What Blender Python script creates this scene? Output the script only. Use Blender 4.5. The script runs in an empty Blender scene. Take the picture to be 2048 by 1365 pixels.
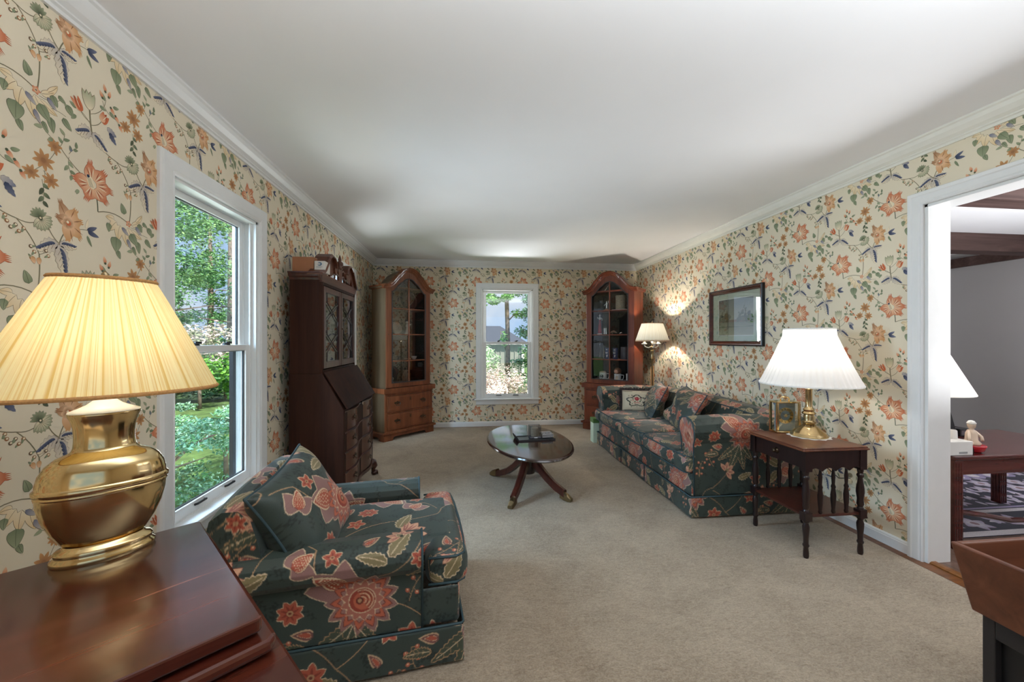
import bpy, math, random
import numpy as np
from mathutils import Matrix, Vector
PI = math.pi
random.seed(7)
RNG = np.random.default_rng(11)
SC = bpy.context.scene
COL = SC.collection

def lin(r, g, b):
    def c(u):
        u /= 255.0
        return u / 12.92 if u <= 0.04045 else ((u + 0.055) / 1.055) ** 2.4
    return (c(r), c(g), c(b))

# ------------------------------------------------------------------ mesh builder
class MB:
    def __init__(self):
        self.V = []      # list of (n,3) arrays
        self.F = []      # list of face lists
        self.C = []      # list of (n,3) colours or None
        self.n = 0
    def add(self, v, f, c=None):
        v = np.asarray(v, float).reshape(-1, 3)
        o = self.n
        self.V.append(v)
        if isinstance(f, np.ndarray):
            self.F.extend((f + o).tolist())
        else:
            self.F.extend([[i + o for i in q] for q in f])
        if c is not None:
            c = np.asarray(c, float)
            if c.ndim == 1:
                c = np.repeat(c[None, :], len(v), 0)
        self.C.append(c)
        self.n += len(v)
        return self
    def box(self, x0, x1, y0, y1, z0, z1):
        v = [(x0,y0,z0),(x1,y0,z0),(x1,y1,z0),(x0,y1,z0),(x0,y0,z1),(x1,y0,z1),(x1,y1,z1),(x0,y1,z1)]
        return self.add(v, [(3,2,1,0),(4,5,6,7),(0,1,5,4),(1,2,6,5),(2,3,7,6),(3,0,4,7)])
    def hexa(self, b, t):
        return self.add(list(b) + list(t), [(3,2,1,0),(4,5,6,7),(0,1,5,4),(1,2,6,5),(2,3,7,6),(3,0,4,7)])
    def lathe(self, prof, seg=32, c=(0,0,0), sx=1., sy=1., cap=True, pleat=0, amp=0.):
        n = len(prof); a = np.arange(seg) * 2 * PI / seg
        m = 1 + (amp * np.sin(pleat * a) if pleat else 0 * a)
        ca, sa = np.cos(a) * m, np.sin(a) * m
        V = np.zeros((n, seg, 3))
        for i, (r, z) in enumerate(prof):
            V[i, :, 0] = c[0] + r * ca * sx; V[i, :, 1] = c[1] + r * sa * sy; V[i, :, 2] = c[2] + z
        F = []
        for i in range(n - 1):
            for j in range(seg):
                k = (j + 1) % seg
                F.append((i*seg+j, i*seg+k, (i+1)*seg+k, (i+1)*seg+j))
        if cap:
            if prof[0][0] > 1e-6: F.append(tuple(range(seg - 1, -1, -1)))
            if prof[-1][0] > 1e-6: F.append(tuple((n-1)*seg + j for j in range(seg)))
        return self.add(V.reshape(-1, 3), F)
    def tube(self, pts, r, seg=8, cap=True, closed=False, sq=None):
        P = np.asarray(pts, float); n = len(P)
        R = np.full(n, r) if np.isscalar(r) else np.asarray(r, float)
        T = np.zeros_like(P)
        for i in range(n):
            if closed: d = P[(i+1) % n] - P[i-1]
            else: d = P[min(i+1, n-1)] - P[max(i-1, 0)]
            T[i] = d / (np.linalg.norm(d) + 1e-12)
        up = np.array([0, 0, 1.]) if abs(T[0][2]) < .9 else np.array([1., 0, 0])
        N = np.cross(T[0], up); N /= np.linalg.norm(N)
        a = np.arange(seg) * 2 * PI / seg
        V = []
        for i in range(n):
            N = N - T[i] * np.dot(N, T[i]); N /= np.linalg.norm(N) + 1e-12
            B = np.cross(T[i], N)
            s = sq if sq else (1, 1)
            V.append(P[i] + R[i] * (np.cos(a)[:, None] * N * s[0] + np.sin(a)[:, None] * B * s[1]))
        F = []
        for i in range(n if closed else n - 1):
            i2 = (i + 1) % n
            for j in range(seg):
                k = (j + 1) % seg
                F.append((i*seg+j, i*seg+k, i2*seg+k, i2*seg+j))
        if cap and not closed:
            F.append(tuple(range(seg - 1, -1, -1))); F.append(tuple((n-1)*seg + j for j in range(seg)))
        return self.add(np.concatenate(V), F)
    def prism(self, poly, o, ux, uy, w):
        """extrude a 2D polygon: o + a*ux + b*uy, thickness vector w"""
        o, ux, uy, w = map(lambda q: np.asarray(q, float), (o, ux, uy, w))
        P = np.array([o + a * ux + b * uy for a, b in poly]); n = len(P)
        F = [tuple(range(n)), tuple(range(2*n - 1, n - 1, -1))]
        for i in range(n):
            k = (i + 1) % n
            F.append((k, i, n + i, n + k))
        return self.add(np.concatenate([P, P + w]), F)
    def sweep2(self, path, prof, o, ux, uy, uw, closed=False):
        """profile (n, w): n along the in-plane left normal, w along uw; path 2D in (ux, uy)"""
        o, ux, uy, uw = map(lambda q: np.asarray(q, float), (o, ux, uy, uw))
        P = np.asarray(path, float); m = len(P); k = len(prof); V = []
        for i in range(m):
            a = P[i] - P[i-1] if (i > 0 or closed) else P[1] - P[0]
            b = P[(i+1) % m] - P[i] if (i < m-1 or closed) else P[-1] - P[-2]
            a = a / np.linalg.norm(a); b = b / np.linalg.norm(b)
            na, nb = np.array([-a[1], a[0]]), np.array([-b[1], b[0]])
            nn = na + nb; nn = nn / (np.dot(nn, na) + 1e-9)
            if np.linalg.norm(nn) > 1.6: nn *= 1.6 / np.linalg.norm(nn)
            for (n_, w_) in prof:
                q = P[i] + nn * n_
                V.append(o + q[0] * ux + q[1] * uy + w_ * uw)
        F = []
        for i in range(m if closed else m - 1):
            i2 = (i + 1) % m
            for j in range(k):
                j2 = (j + 1) % k
                F.append((i*k+j, i*k+j2, i2*k+j2, i2*k+j))
        if not closed:
            F.append(tuple(range(k - 1, -1, -1))); F.append(tuple((m-1)*k + j for j in range(k)))
        return self.add(V, F)
    def xf(self, M):
        M = np.array(M)
        self.V = [v @ M[:3, :3].T + M[:3, 3] for v in self.V]
        return self
    def build(self, name, mat, parent=None, smooth=False, bevel=0., flip=False, sharp=None):
        me = bpy.data.meshes.new(name)
        V = np.concatenate(self.V) if self.V else np.zeros((0, 3))
        me.from_pydata(V.tolist(), [], self.F)
        if any(c is not None for c in self.C):
            cc = np.ones((len(V), 4)); k = 0
            for v, c in zip(self.V, self.C):
                if c is not None: cc[k:k+len(v), :3] = c
                k += len(v)
            at = me.attributes.new('col', 'FLOAT_COLOR', 'POINT')
            at.data.foreach_set('color', cc.astype(np.float32).ravel())
        if smooth:
            me.polygons.foreach_set('use_smooth', np.ones(len(me.polygons), bool))
            if sharp is not None:
                try: me.set_sharp_from_angle(angle=math.radians(sharp))
                except Exception: pass
        me.update()
        if not flip:
            import bmesh
            if len(self.F) < 40000:
                bm = bmesh.new(); bm.from_mesh(me)
                bmesh.ops.recalc_face_normals(bm, faces=bm.faces)
                bm.to_mesh(me); bm.free()
        ms = mat if isinstance(mat, (list, tuple)) else [mat]
        for m in ms: me.materials.append(m)
        ob = bpy.data.objects.new(name, me); COL.objects.link(ob)
        if parent is not None: ob.parent = parent
        if bevel > 0:
            b = ob.modifiers.new('edge', 'BEVEL'); b.width = bevel; b.segments = 2
            b.limit_method = 'ANGLE'; b.angle_limit = math.radians(40)
        return ob

def tag(o, label=None, cat=None, group=None, kind=None):
    if label: o['label'] = label
    if cat: o['category'] = cat
    if group: o['group'] = group
    if kind: o['kind'] = kind
    return o
def thing(name, label, cat, loc=(0,0,0), rz=0., group=None):
    o = bpy.data.objects.new(name, None); COL.objects.link(o)
    o.empty_display_size = .1
    o.location = loc; o.rotation_euler = (0, 0, rz)
    return tag(o, label, cat, group)
def struct(name, loc=(0,0,0), rz=0.):
    o = bpy.data.objects.new(name, None); COL.objects.link(o)
    o.empty_display_size = .1
    o.location = loc; o.rotation_euler = (0, 0, rz); o['kind'] = 'structure'
    return o
def copy_thing(o, loc, rz=None, label=None):
    c = o.copy(); COL.objects.link(c); c.location = loc
    if rz is not None: c.rotation_euler = (0, 0, rz)
    if label: c['label'] = label
    for ch in o.children:
        d = ch.copy(); COL.objects.link(d); d.parent = c
        for g in ch.children:
            e = g.copy(); COL.objects.link(e); e.parent = d
    return c

# ------------------------------------------------------------------ materials
def newmat(name):
    m = bpy.data.materials.new(name); m.use_nodes = True
    nt = m.node_tree; nt.nodes.clear()
    return m, nt, nt.nodes, nt.links
def principled(nt, color=None, rough=.5, metal=0., spec=.5, coat=0., sheen=0.):
    b = nt.nodes.new('ShaderNodeBsdfPrincipled'); o = nt.nodes.new('ShaderNodeOutputMaterial')
    nt.links.new(b.outputs[0], o.inputs[0])
    if color: b.inputs['Base Color'].default_value = (*color, 1)
    b.inputs['Roughness'].default_value = rough; b.inputs['Metallic'].default_value = metal
    b.inputs['Specular IOR Level'].default_value = spec
    b.inputs['Coat Weight'].default_value = coat; b.inputs['Coat Roughness'].default_value = .12
    b.inputs['Sheen Weight'].default_value = sheen
    return b
def node(nt, t, **kw):
    n = nt.nodes.new(t)
    for k, v in kw.items():
        if k in n.inputs.keys(): n.inputs[k].default_value = v
        else: setattr(n, k, v)
    return n
def coords(nt, scale=(1,1,1), rot=(0,0,0), kind='Object'):
    tc = nt.nodes.new('ShaderNodeTexCoord'); mp = nt.nodes.new('ShaderNodeMapping')
    mp.inputs['Scale'].default_value = scale; mp.inputs['Rotation'].default_value = rot
    nt.links.new(tc.outputs[kind], mp.inputs[0]); return mp.outputs[0]
def ramp(nt, fac, stops):
    r = nt.nodes.new('ShaderNodeValToRGB'); e = r.color_ramp.elements
    while len(e) < len(stops): e.new(.5)
    for el, (p, c) in zip(e, stops): el.position = p; el.color = (*c, 1)
    nt.links.new(fac, r.inputs[0]); return r.outputs[0]
def bump(nt, b, h, strength=.3, dist=.01):
    n = nt.nodes.new('ShaderNodeBump'); n.inputs['Strength'].default_value = strength; n.inputs['Distance'].default_value = dist
    nt.links.new(h, n.inputs['Height']); nt.links.new(n.outputs[0], b.inputs['Normal'])

def plain(name, color, rough=.5, metal=0., spec=.5, coat=0., mottle=.06, sc=12., bmp=0.):
    m, nt, N, L = newmat(name)
    b = principled(nt, color, rough, metal, spec, coat)
    nz = node(nt, 'ShaderNodeTexNoise', Scale=sc, Detail=4.)
    L.new(coords(nt), nz.inputs['Vector'])
    c0 = tuple(x * (1 - mottle) for x in color); c1 = tuple(min(1, x * (1 + mottle)) for x in color)
    L.new(ramp(nt, nz.outputs[0], [(.3, c0), (.7, c1)]), b.inputs['Base Color'])
    if bmp: bump(nt, b, nz.outputs[0], bmp, .004)
    return m
def wood(name, dark, mid, light, grain='z', sc=1., rough=.32, coat=.25, spec=.4, scratch=False, light_scratch=lin(170,112,92)):
    m, nt, N, L = newmat(name)
    b = principled(nt, mid, rough, 0, spec, coat)
    s = {'x': (2, 26, 26), 'y': (26, 2, 26), 'z': (26, 26, 2)}[grain]
    v = coords(nt, tuple(q * sc for q in s))
    n1 = node(nt, 'ShaderNodeTexNoise', Scale=1., Detail=6., Roughness=.62, Distortion=.6)
    L.new(v, n1.inputs['Vector'])
    v2 = coords(nt, tuple(q * sc * .12 for q in s))
    n2 = node(nt, 'ShaderNodeTexNoise', Scale=1., Detail=3., Distortion=1.2)
    L.new(v2, n2.inputs['Vector'])
    mx = nt.nodes.new('ShaderNodeMath'); mx.operation = 'ADD'
    h = nt.nodes.new('ShaderNodeMath'); h.operation = 'MULTIPLY'; h.inputs[1].default_value = .5
    L.new(n1.outputs[0], mx.inputs[0]); L.new(n2.outputs[0], mx.inputs[1]); L.new(mx.outputs[0], h.inputs[0])
    L.new(ramp(nt, h.outputs[0], [(.32, dark), (.5, mid), (.68, light)]), b.inputs['Base Color'])
    bump(nt, b, n1.outputs[0], .04, .002)
    if scratch:
        n3 = node(nt, 'ShaderNodeTexNoise', Scale=1., Detail=3., Distortion=.8)
        L.new(coords(nt, (3.5, 60, 3.5), (0, 0, .35)), n3.inputs['Vector'])
        f = ramp(nt, n3.outputs[0], [(.69, (0, 0, 0)), (.74, (.4, .4, .4))])
        mx2 = node(nt, 'ShaderNodeMix', data_type='RGBA'); lk = b.inputs['Base Color'].links[0]
        L.new(lk.from_socket, mx2.inputs[6]); mx2.inputs[7].default_value = (*light_scratch, 1); L.new(f, mx2.inputs[0])
        L.new(mx2.outputs[2], b.inputs['Base Color'])
    return m
def attrmat(name, rough=.9, sheen=0., spec=.2, weave=0., wsc=400., bstr=.2):
    m, nt, N, L = newmat(name)
    b = principled(nt, None, rough, 0, spec, 0, sheen)
    a = node(nt, 'ShaderNodeAttribute', attribute_name='col')
    if weave:
        nz = node(nt, 'ShaderNodeTexNoise', Scale=wsc, Detail=2.)
        L.new(coords(nt), nz.inputs['Vector'])
        mx = node(nt, 'ShaderNodeMix', data_type='RGBA', blend_type='MULTIPLY')
        mx.inputs[0].default_value = weave
        L.new(a.outputs['Color'], mx.inputs[6])
        L.new(ramp(nt, nz.outputs[0], [(.3, (.55,.55,.55)), (.7, (1.25,1.25,1.25))]), mx.inputs[7])
        L.new(mx.outputs[2], b.inputs['Base Color'])
        bump(nt, b, nz.outputs[0], bstr, .002)
    else:
        L.new(a.outputs['Color'], b.inputs['Base Color'])
    return m
def glassmat(name, tint=(1,1,1), refl=.09, rough=0.):
    m, nt, N, L = newmat(name)
    t = node(nt, 'ShaderNodeBsdfTransparent'); t.inputs[0].default_value = (*tint, 1)
    g = node(nt, 'ShaderNodeBsdfGlossy'); g.inputs['Roughness'].default_value = rough
    lw = node(nt, 'ShaderNodeLayerWeight', Blend=.5)
    pw = node(nt, 'ShaderNodeMath', operation='POWER'); pw.inputs[1].default_value = 5.
    L.new(lw.outputs['Facing'], pw.inputs[0])
    mu = node(nt, 'ShaderNodeMath', operation='MULTIPLY_ADD'); mu.inputs[1].default_value = 1 - refl; mu.inputs[2].default_value = refl
    mu.use_clamp = True
    L.new(pw.outputs[0], mu.inputs[0])
    mix = node(nt, 'ShaderNodeMixShader')
    L.new(mu.outputs[0], mix.inputs[0]); L.new(t.outputs[0], mix.inputs[1]); L.new(g.outputs[0], mix.inputs[2])
    o = nt.nodes.new('ShaderNodeOutputMaterial'); L.new(mix.outputs[0], o.inputs[0])
    return m
def shademat(name, color, trans=.6, streak=0., col2=None):
    m, nt, N, L = newmat(name)
    d = node(nt, 'ShaderNodeBsdfDiffuse'); t = node(nt, 'ShaderNodeBsdfTranslucent')
    d.inputs[0].default_value = (*color, 1); t.inputs[0].default_value = (*color, 1)
    if streak:
        tc = nt.nodes.new('ShaderNodeTexCoord'); sp = nt.nodes.new('ShaderNodeSeparateXYZ')
        L.new(tc.outputs['Object'], sp.inputs[0])
        at = node(nt, 'ShaderNodeMath', operation='ARCTAN2'); L.new(sp.outputs[1], at.inputs[0]); L.new(sp.outputs[0], at.inputs[1])
        nz = node(nt, 'ShaderNodeTexNoise', Scale=streak, Detail=5., Roughness=.7, noise_dimensions='1D')
        L.new(at.outputs[0], nz.inputs['W'])
        c = ramp(nt, nz.outputs[0], [(.36, col2 or tuple(x*.6 for x in color)), (.54, color)])
        L.new(c, d.inputs[0]); L.new(c, t.inputs[0])
    mix = node(nt, 'ShaderNodeMixShader'); mix.inputs[0].default_value = trans
    L.new(d.outputs[0], mix.inputs[1]); L.new(t.outputs[0], mix.inputs[2])
    o = nt.nodes.new('ShaderNodeOutputMaterial'); L.new(mix.outputs[0], o.inputs[0])
    return m
def glow(name, color, s):
    m, nt, N, L = newmat(name)
    e = node(nt, 'ShaderNodeEmission'); e.inputs[0].default_value = (*color, 1); e.inputs[1].default_value = s
    o = nt.nodes.new('ShaderNodeOutputMaterial'); L.new(e.outputs[0], o.inputs[0]); return m

def carpetmat():
    m, nt, N, L = newmat('carpet_pile')
    b = principled(nt, None, .97, 0, .08, 0, .25)
    v = coords(nt)
    n1 = node(nt, 'ShaderNodeTexNoise', Scale=150., Detail=4., Roughness=.75); L.new(v, n1.inputs['Vector'])
    n2 = node(nt, 'ShaderNodeTexNoise', Scale=3., Detail=5., Distortion=1.); L.new(v, n2.inputs['Vector'])
    v3 = coords(nt, (30, 75, 1), (0, 0, .5)); n3 = node(nt, 'ShaderNodeTexNoise', Scale=1., Detail=4., Distortion=1.5); L.new(v3, n3.inputs['Vector'])
    a = node(nt, 'ShaderNodeMath', operation='MULTIPLY_ADD'); a.inputs[1].default_value = .55
    c = node(nt, 'ShaderNodeMath', operation='MULTIPLY'); c.inputs[1].default_value = .25
    e = node(nt, 'ShaderNodeMath', operation='MULTIPLY_ADD'); e.inputs[1].default_value = .35
    L.new(n2.outputs[0], c.inputs[0]); L.new(n3.outputs[0], e.inputs[0]); L.new(c.outputs[0], e.inputs[2])
    L.new(n1.outputs[0], a.inputs[0]); L.new(e.outputs[0], a.inputs[2])
    L.new(ramp(nt, a.outputs[0], [(.38, lin(121,102,80)), (.58, lin(170,152,128)), (.78, lin(202,185,160))]), b.inputs['Base Color'])
    h = node(nt, 'ShaderNodeMath', operation='ADD'); L.new(n1.outputs[0], h.inputs[0]); L.new(n3.outputs[0], h.inputs[1])
    bump(nt, b, h.outputs[0], .7, .012)
    return m
def plankmat(name, c0, c1, c2, rough=.35, rot=0.):
    m, nt, N, L = newmat(name)
    b = principled(nt, None, rough, 0, .4, .1)
    v = coords(nt, (1, 1, 1), (0, 0, rot))
    br = node(nt, 'ShaderNodeTexBrick', Scale=1.); br.inputs['Brick Width'].default_value = .9; br.inputs['Row Height'].default_value = .083
    br.inputs['Mortar Size'].default_value = .0015; br.inputs['Color1'].default_value = (*c1, 1); br.inputs['Color2'].default_value = (*c2, 1); br.inputs['Mortar'].default_value = (*tuple(x*.2 for x in c0), 1)
    L.new(v, br.inputs['Vector'])
    v2 = coords(nt, (3, 45, 3), (0, 0, rot)); nz = node(nt, 'ShaderNodeTexNoise', Scale=1., Detail=5.); L.new(v2, nz.inputs['Vector'])
    mx = node(nt, 'ShaderNodeMix', data_type='RGBA', blend_type='MULTIPLY'); mx.inputs[0].default_value = .7
    L.new(br.outputs[0], mx.inputs[6]); L.new(ramp(nt, nz.outputs[0], [(.3, (.45,.42,.4)), (.7, (1.1,1.1,1.1))]), mx.inputs[7])
    L.new(mx.outputs[2], b.inputs['Base Color'])
    return m

M = {}
M['white'] = plain('white_trim_paint', lin(232,232,230), .38, mottle=.015)
M['cream_trim'] = plain('cream_trim_paint', lin(232,229,218), .42, mottle=.02)
M['ceiling'] = plain('ceiling_paint', lin(243,243,244), .9, spec=.1, mottle=.01, sc=3)
M['grey_wall'] = plain('grey_wall_paint', lin(176,174,176), .85, spec=.1, mottle=.02, sc=2)
M['mahog'] = wood('dark_mahogany', lin(40,19,14), lin(68,32,24), lin(92,46,34), 'z', 1., .28, .3)
M['mahog_x'] = wood('dark_mahogany_long', lin(44,20,14), lin(74,33,22), lin(102,50,34), 'x', 1., .25, .35)
M['mahog_y'] = wood('mahogany_desk', lin(32,16,10), lin(50,26,16), lin(66,37,24), 'z', .8, .6, .0, .16)
M['mahog_ped'] = wood('mahogany_pediment', lin(64,32,20), lin(96,52,34), lin(122,70,46), 'y', 1., .35, .2)
M['black_wood'] = wood('ebonised_wood', lin(22,14,14), lin(36,22,22), lin(52,32,30), 'z', 1., .3, .3)
M['cherry'] = wood('cherry_cabinet', lin(84,44,26), lin(116,64,37), lin(144,84,52), 'z', 1., .33, .2)
M['cherry_red'] = wood('red_cherry_cabinet', lin(74,34,23), lin(106,51,33), lin(134,70,45), 'z', 1., .3, .25)
M['cherry_side'] = wood('olive_brown_wood', lin(66,50,35), lin(90,71,51), lin(110,90,67), 'z', .7, .4, .08)  # olive tone for the left cabinet's sides, base case and hood
M['dough'] = wood('walnut_trough', lin(74,40,26), lin(104,60,40), lin(128,78,54), 'x', .7, .45, .05)
M['dark_stand'] = plain('black_stand_paint', lin(38,34,34), .5)
M['beam'] = wood('beam_wood', lin(50,36,32), lin(80,62,58), lin(100,80,76), 'x', .8, .65, 0, .2)
M['brass'] = plain('polished_brass', (.70,.52,.26), .12, 1., mottle=.14, sc=5)
M['old_brass'] = plain('aged_brass', (.33,.25,.14), .32, 1., mottle=.2, sc=14)
M['dark_brass'] = plain('dark_brass', (.10,.07,.045), .35, .9, mottle=.2, sc=30)
M['silver'] = plain('silver_metal', (.75,.76,.78), .2, 1., mottle=.06)
M['black'] = plain('black_plastic', lin(22,22,24), .35)
M['pane'] = glassmat('window_pane', (.98,.99,.99), .05)
M['cab_pane'] = glassmat('cabinet_pane', (.90,.92,.91), .095)
M['cab_pane_low_refl'] = glassmat('cabinet_pane_low_refl', (.94,.95,.95), .04)  # same glass as the other cabinet, reflection turned down for the right one
M['clear'] = glassmat('clear_glass', (.86,.88,.9), .12)
M['cab_in'] = plain('dark_green_lining', lin(24,31,30), .8, spec=.2)
M['carpet'] = carpetmat()
M['oak'] = plankmat('oak_boards', lin(90,55,25), lin(138,88,42), lin(112,66,30), .35, PI/2)
M['fam_floor'] = plankmat('dark_floor_boards', lin(70,50,40), lin(128,104,92), lin(98,76,66), .3, PI/2)
M['wallpaper'] = attrmat('wallpaper', .75, 0, .25)
M['fabric'] = attrmat('floral_upholstery', .52, .12, .5, .3, 500., .10)
M['leaf'] = attrmat('foliage', .7, 0, .3)
M['porcelain'] = plain('white_porcelain', lin(228,226,222), .2, mottle=.03)
M['lace'] = plain('white_lace', lin(236,234,230), .9, mottle=.1, sc=160, bmp=.5)
M['shade_brass'] = shademat('string_pleat_shade', lin(248,236,190), .55, 17., lin(228,194,118))
M['shade_white'] = shademat('white_pleat_shade', lin(248,247,246), .42, 0)
M['shade_cream'] = shademat('cream_pleat_shade', lin(238,233,218), .03, 18., lin(222,210,184))
M['gold_trim'] = plain('tan_trim_braid', lin(176,128,74), .8, mottle=.2, sc=200)
M['bulb'] = glow('lit_bulb', (1., .86, .62), 6.)
# ------------------------------------------------------------------ drawn motifs (wallpaper + fabric)
class Art:
    """collects flat coloured polygons (x, y, layer)"""
    def __init__(self): self.P = []
    def poly(self, pts, col, layer=0):
        pts = np.asarray(pts, float); col = np.asarray(col, float)
        if col.ndim == 1: col = np.repeat(col[None], len(pts), 0)
        self.P.append((pts, col, layer))
    def ribbon(self, pts, w, col, layer=0):
        pts = np.asarray(pts, float); n = len(pts)
        W = np.full(n, w) if np.isscalar(w) else np.asarray(w)
        d = np.gradient(pts, axis=0); d /= np.linalg.norm(d, axis=1)[:, None] + 1e-12
        nn = np.stack([-d[:, 1], d[:, 0]], 1) * W[:, None] * .5
        L, R = pts + nn, pts - nn
        for i in range(n - 1):
            self.poly([L[i], L[i+1], R[i+1], R[i]], col, layer)
def curve(p0, p1, bend=0., n=7):
    p0, p1 = np.array(p0, float), np.array(p1, float)
    d = p1 - p0; m = (p0 + p1) / 2 + np.array([-d[1], d[0]]) * bend
    t = np.linspace(0, 1, n)[:, None]
    return (1-t)**2 * p0 + 2*t*(1-t) * m + t**2 * p1
def petal(A, c, ang, L, W, c0, c1, layer, shape=.8, teeth=0, n=8, bend=0., depth=.18, tip=1.):
    """petal from base c along ang; colour c0 (base) to c1 (tip)"""
    t = np.linspace(0, 1, n + 1)
    w = W * .5 * np.sin(PI * np.clip(t, 0, 1) ** shape) ** .8
    if teeth: w[-1] = W * .22
    ls = [(t[i] * L, w[i]) for i in range(n + 1)]
    rs = [(t[i] * L, -w[i]) for i in range(n, -1, -1)]
    mid = []
    if teeth:
        k = 2 * teeth + 1
        for i in range(1, k):
            u = i / k; mid.append((L * (1 + (depth if i % 2 == 0 else -depth * .6)), W * .22 * (1 - 2 * u)))
    pts = ls + mid + rs
    ca, sa = math.cos(ang), math.sin(ang); out = []; col = []
    c0, c1 = np.array(c0), np.array(c1)
    for x, y in pts:
        y2 = y + bend * L * (x / L) ** 2
        out.append((c[0] + x * ca - y2 * sa, c[1] + x * sa + y2 * ca))
        f = min(1, max(0, x / L)); col.append(c0 * (1 - f) + c1 * f)
    A.poly(out[1:-1] if w[0] < 1e-9 else out, col[1:-1] if w[0] < 1e-9 else col, layer)
def leafp(A, c, ang, L, W, c0, c1, layer, out=None, ow=.0012, bend=.1, vein=None, ser=0, shape=.75):
    """leaf, optional outline colour, serration and midrib"""
    n = 8 if not ser else ser * 2
    def outline(g):
        t = np.linspace(0, 1, n + 1)
        w = W * .5 * np.sin(PI * t ** shape) ** .85 + g
        if ser: w = w * np.where(np.arange(n + 1) % 2 == 1, 1.12, .84)
        w[0] = g * .6; w[-1] = g * .3
        x = t * (L + 2 * g) - g
        up = list(zip(x, w)); dn = list(zip(x[::-1], -w[::-1]))
        ca, sa = math.cos(ang), math.sin(ang); r = []
        for px, py in up + dn[1:-1]:
            py2 = py + bend * L * (px / L) ** 2
            r.append((c[0] + px * ca - py2 * sa, c[1] + px * sa + py2 * ca))
        return r, [px / L for px, _ in up + dn[1:-1]]
    if out is not None:
        r, _ = outline(ow); A.poly(r, out, layer)
    r, f = outline(0.0004)
    f = np.clip(np.array(f), 0, 1)[:, None]
    A.poly(r, np.array(c0) * (1 - f) + np.array(c1) * f, layer + 1)
    if vein is not None:
        ca, sa = math.cos(ang), math.sin(ang)
        pts = []
        for x in np.linspace(.05, .9, 5) * L:
            y = bend * L * (x / L) ** 2
            pts.append((c[0] + x * ca - y * sa, c[1] + x * sa + y * ca))
        A.ribbon(pts, max(.0008, ow * .8), vein, layer + 2)
def disc(A, c, r, col, layer, n=9, sx=1., rot=0.):
    a = np.arange(n) * 2 * PI / n
    x, y = r * sx * np.cos(a), r * np.sin(a)
    A.poly(np.stack([c[0] + x * math.cos(rot) - y * math.sin(rot), c[1] + x * math.sin(rot) + y * math.cos(rot)], 1), col, layer)

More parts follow.
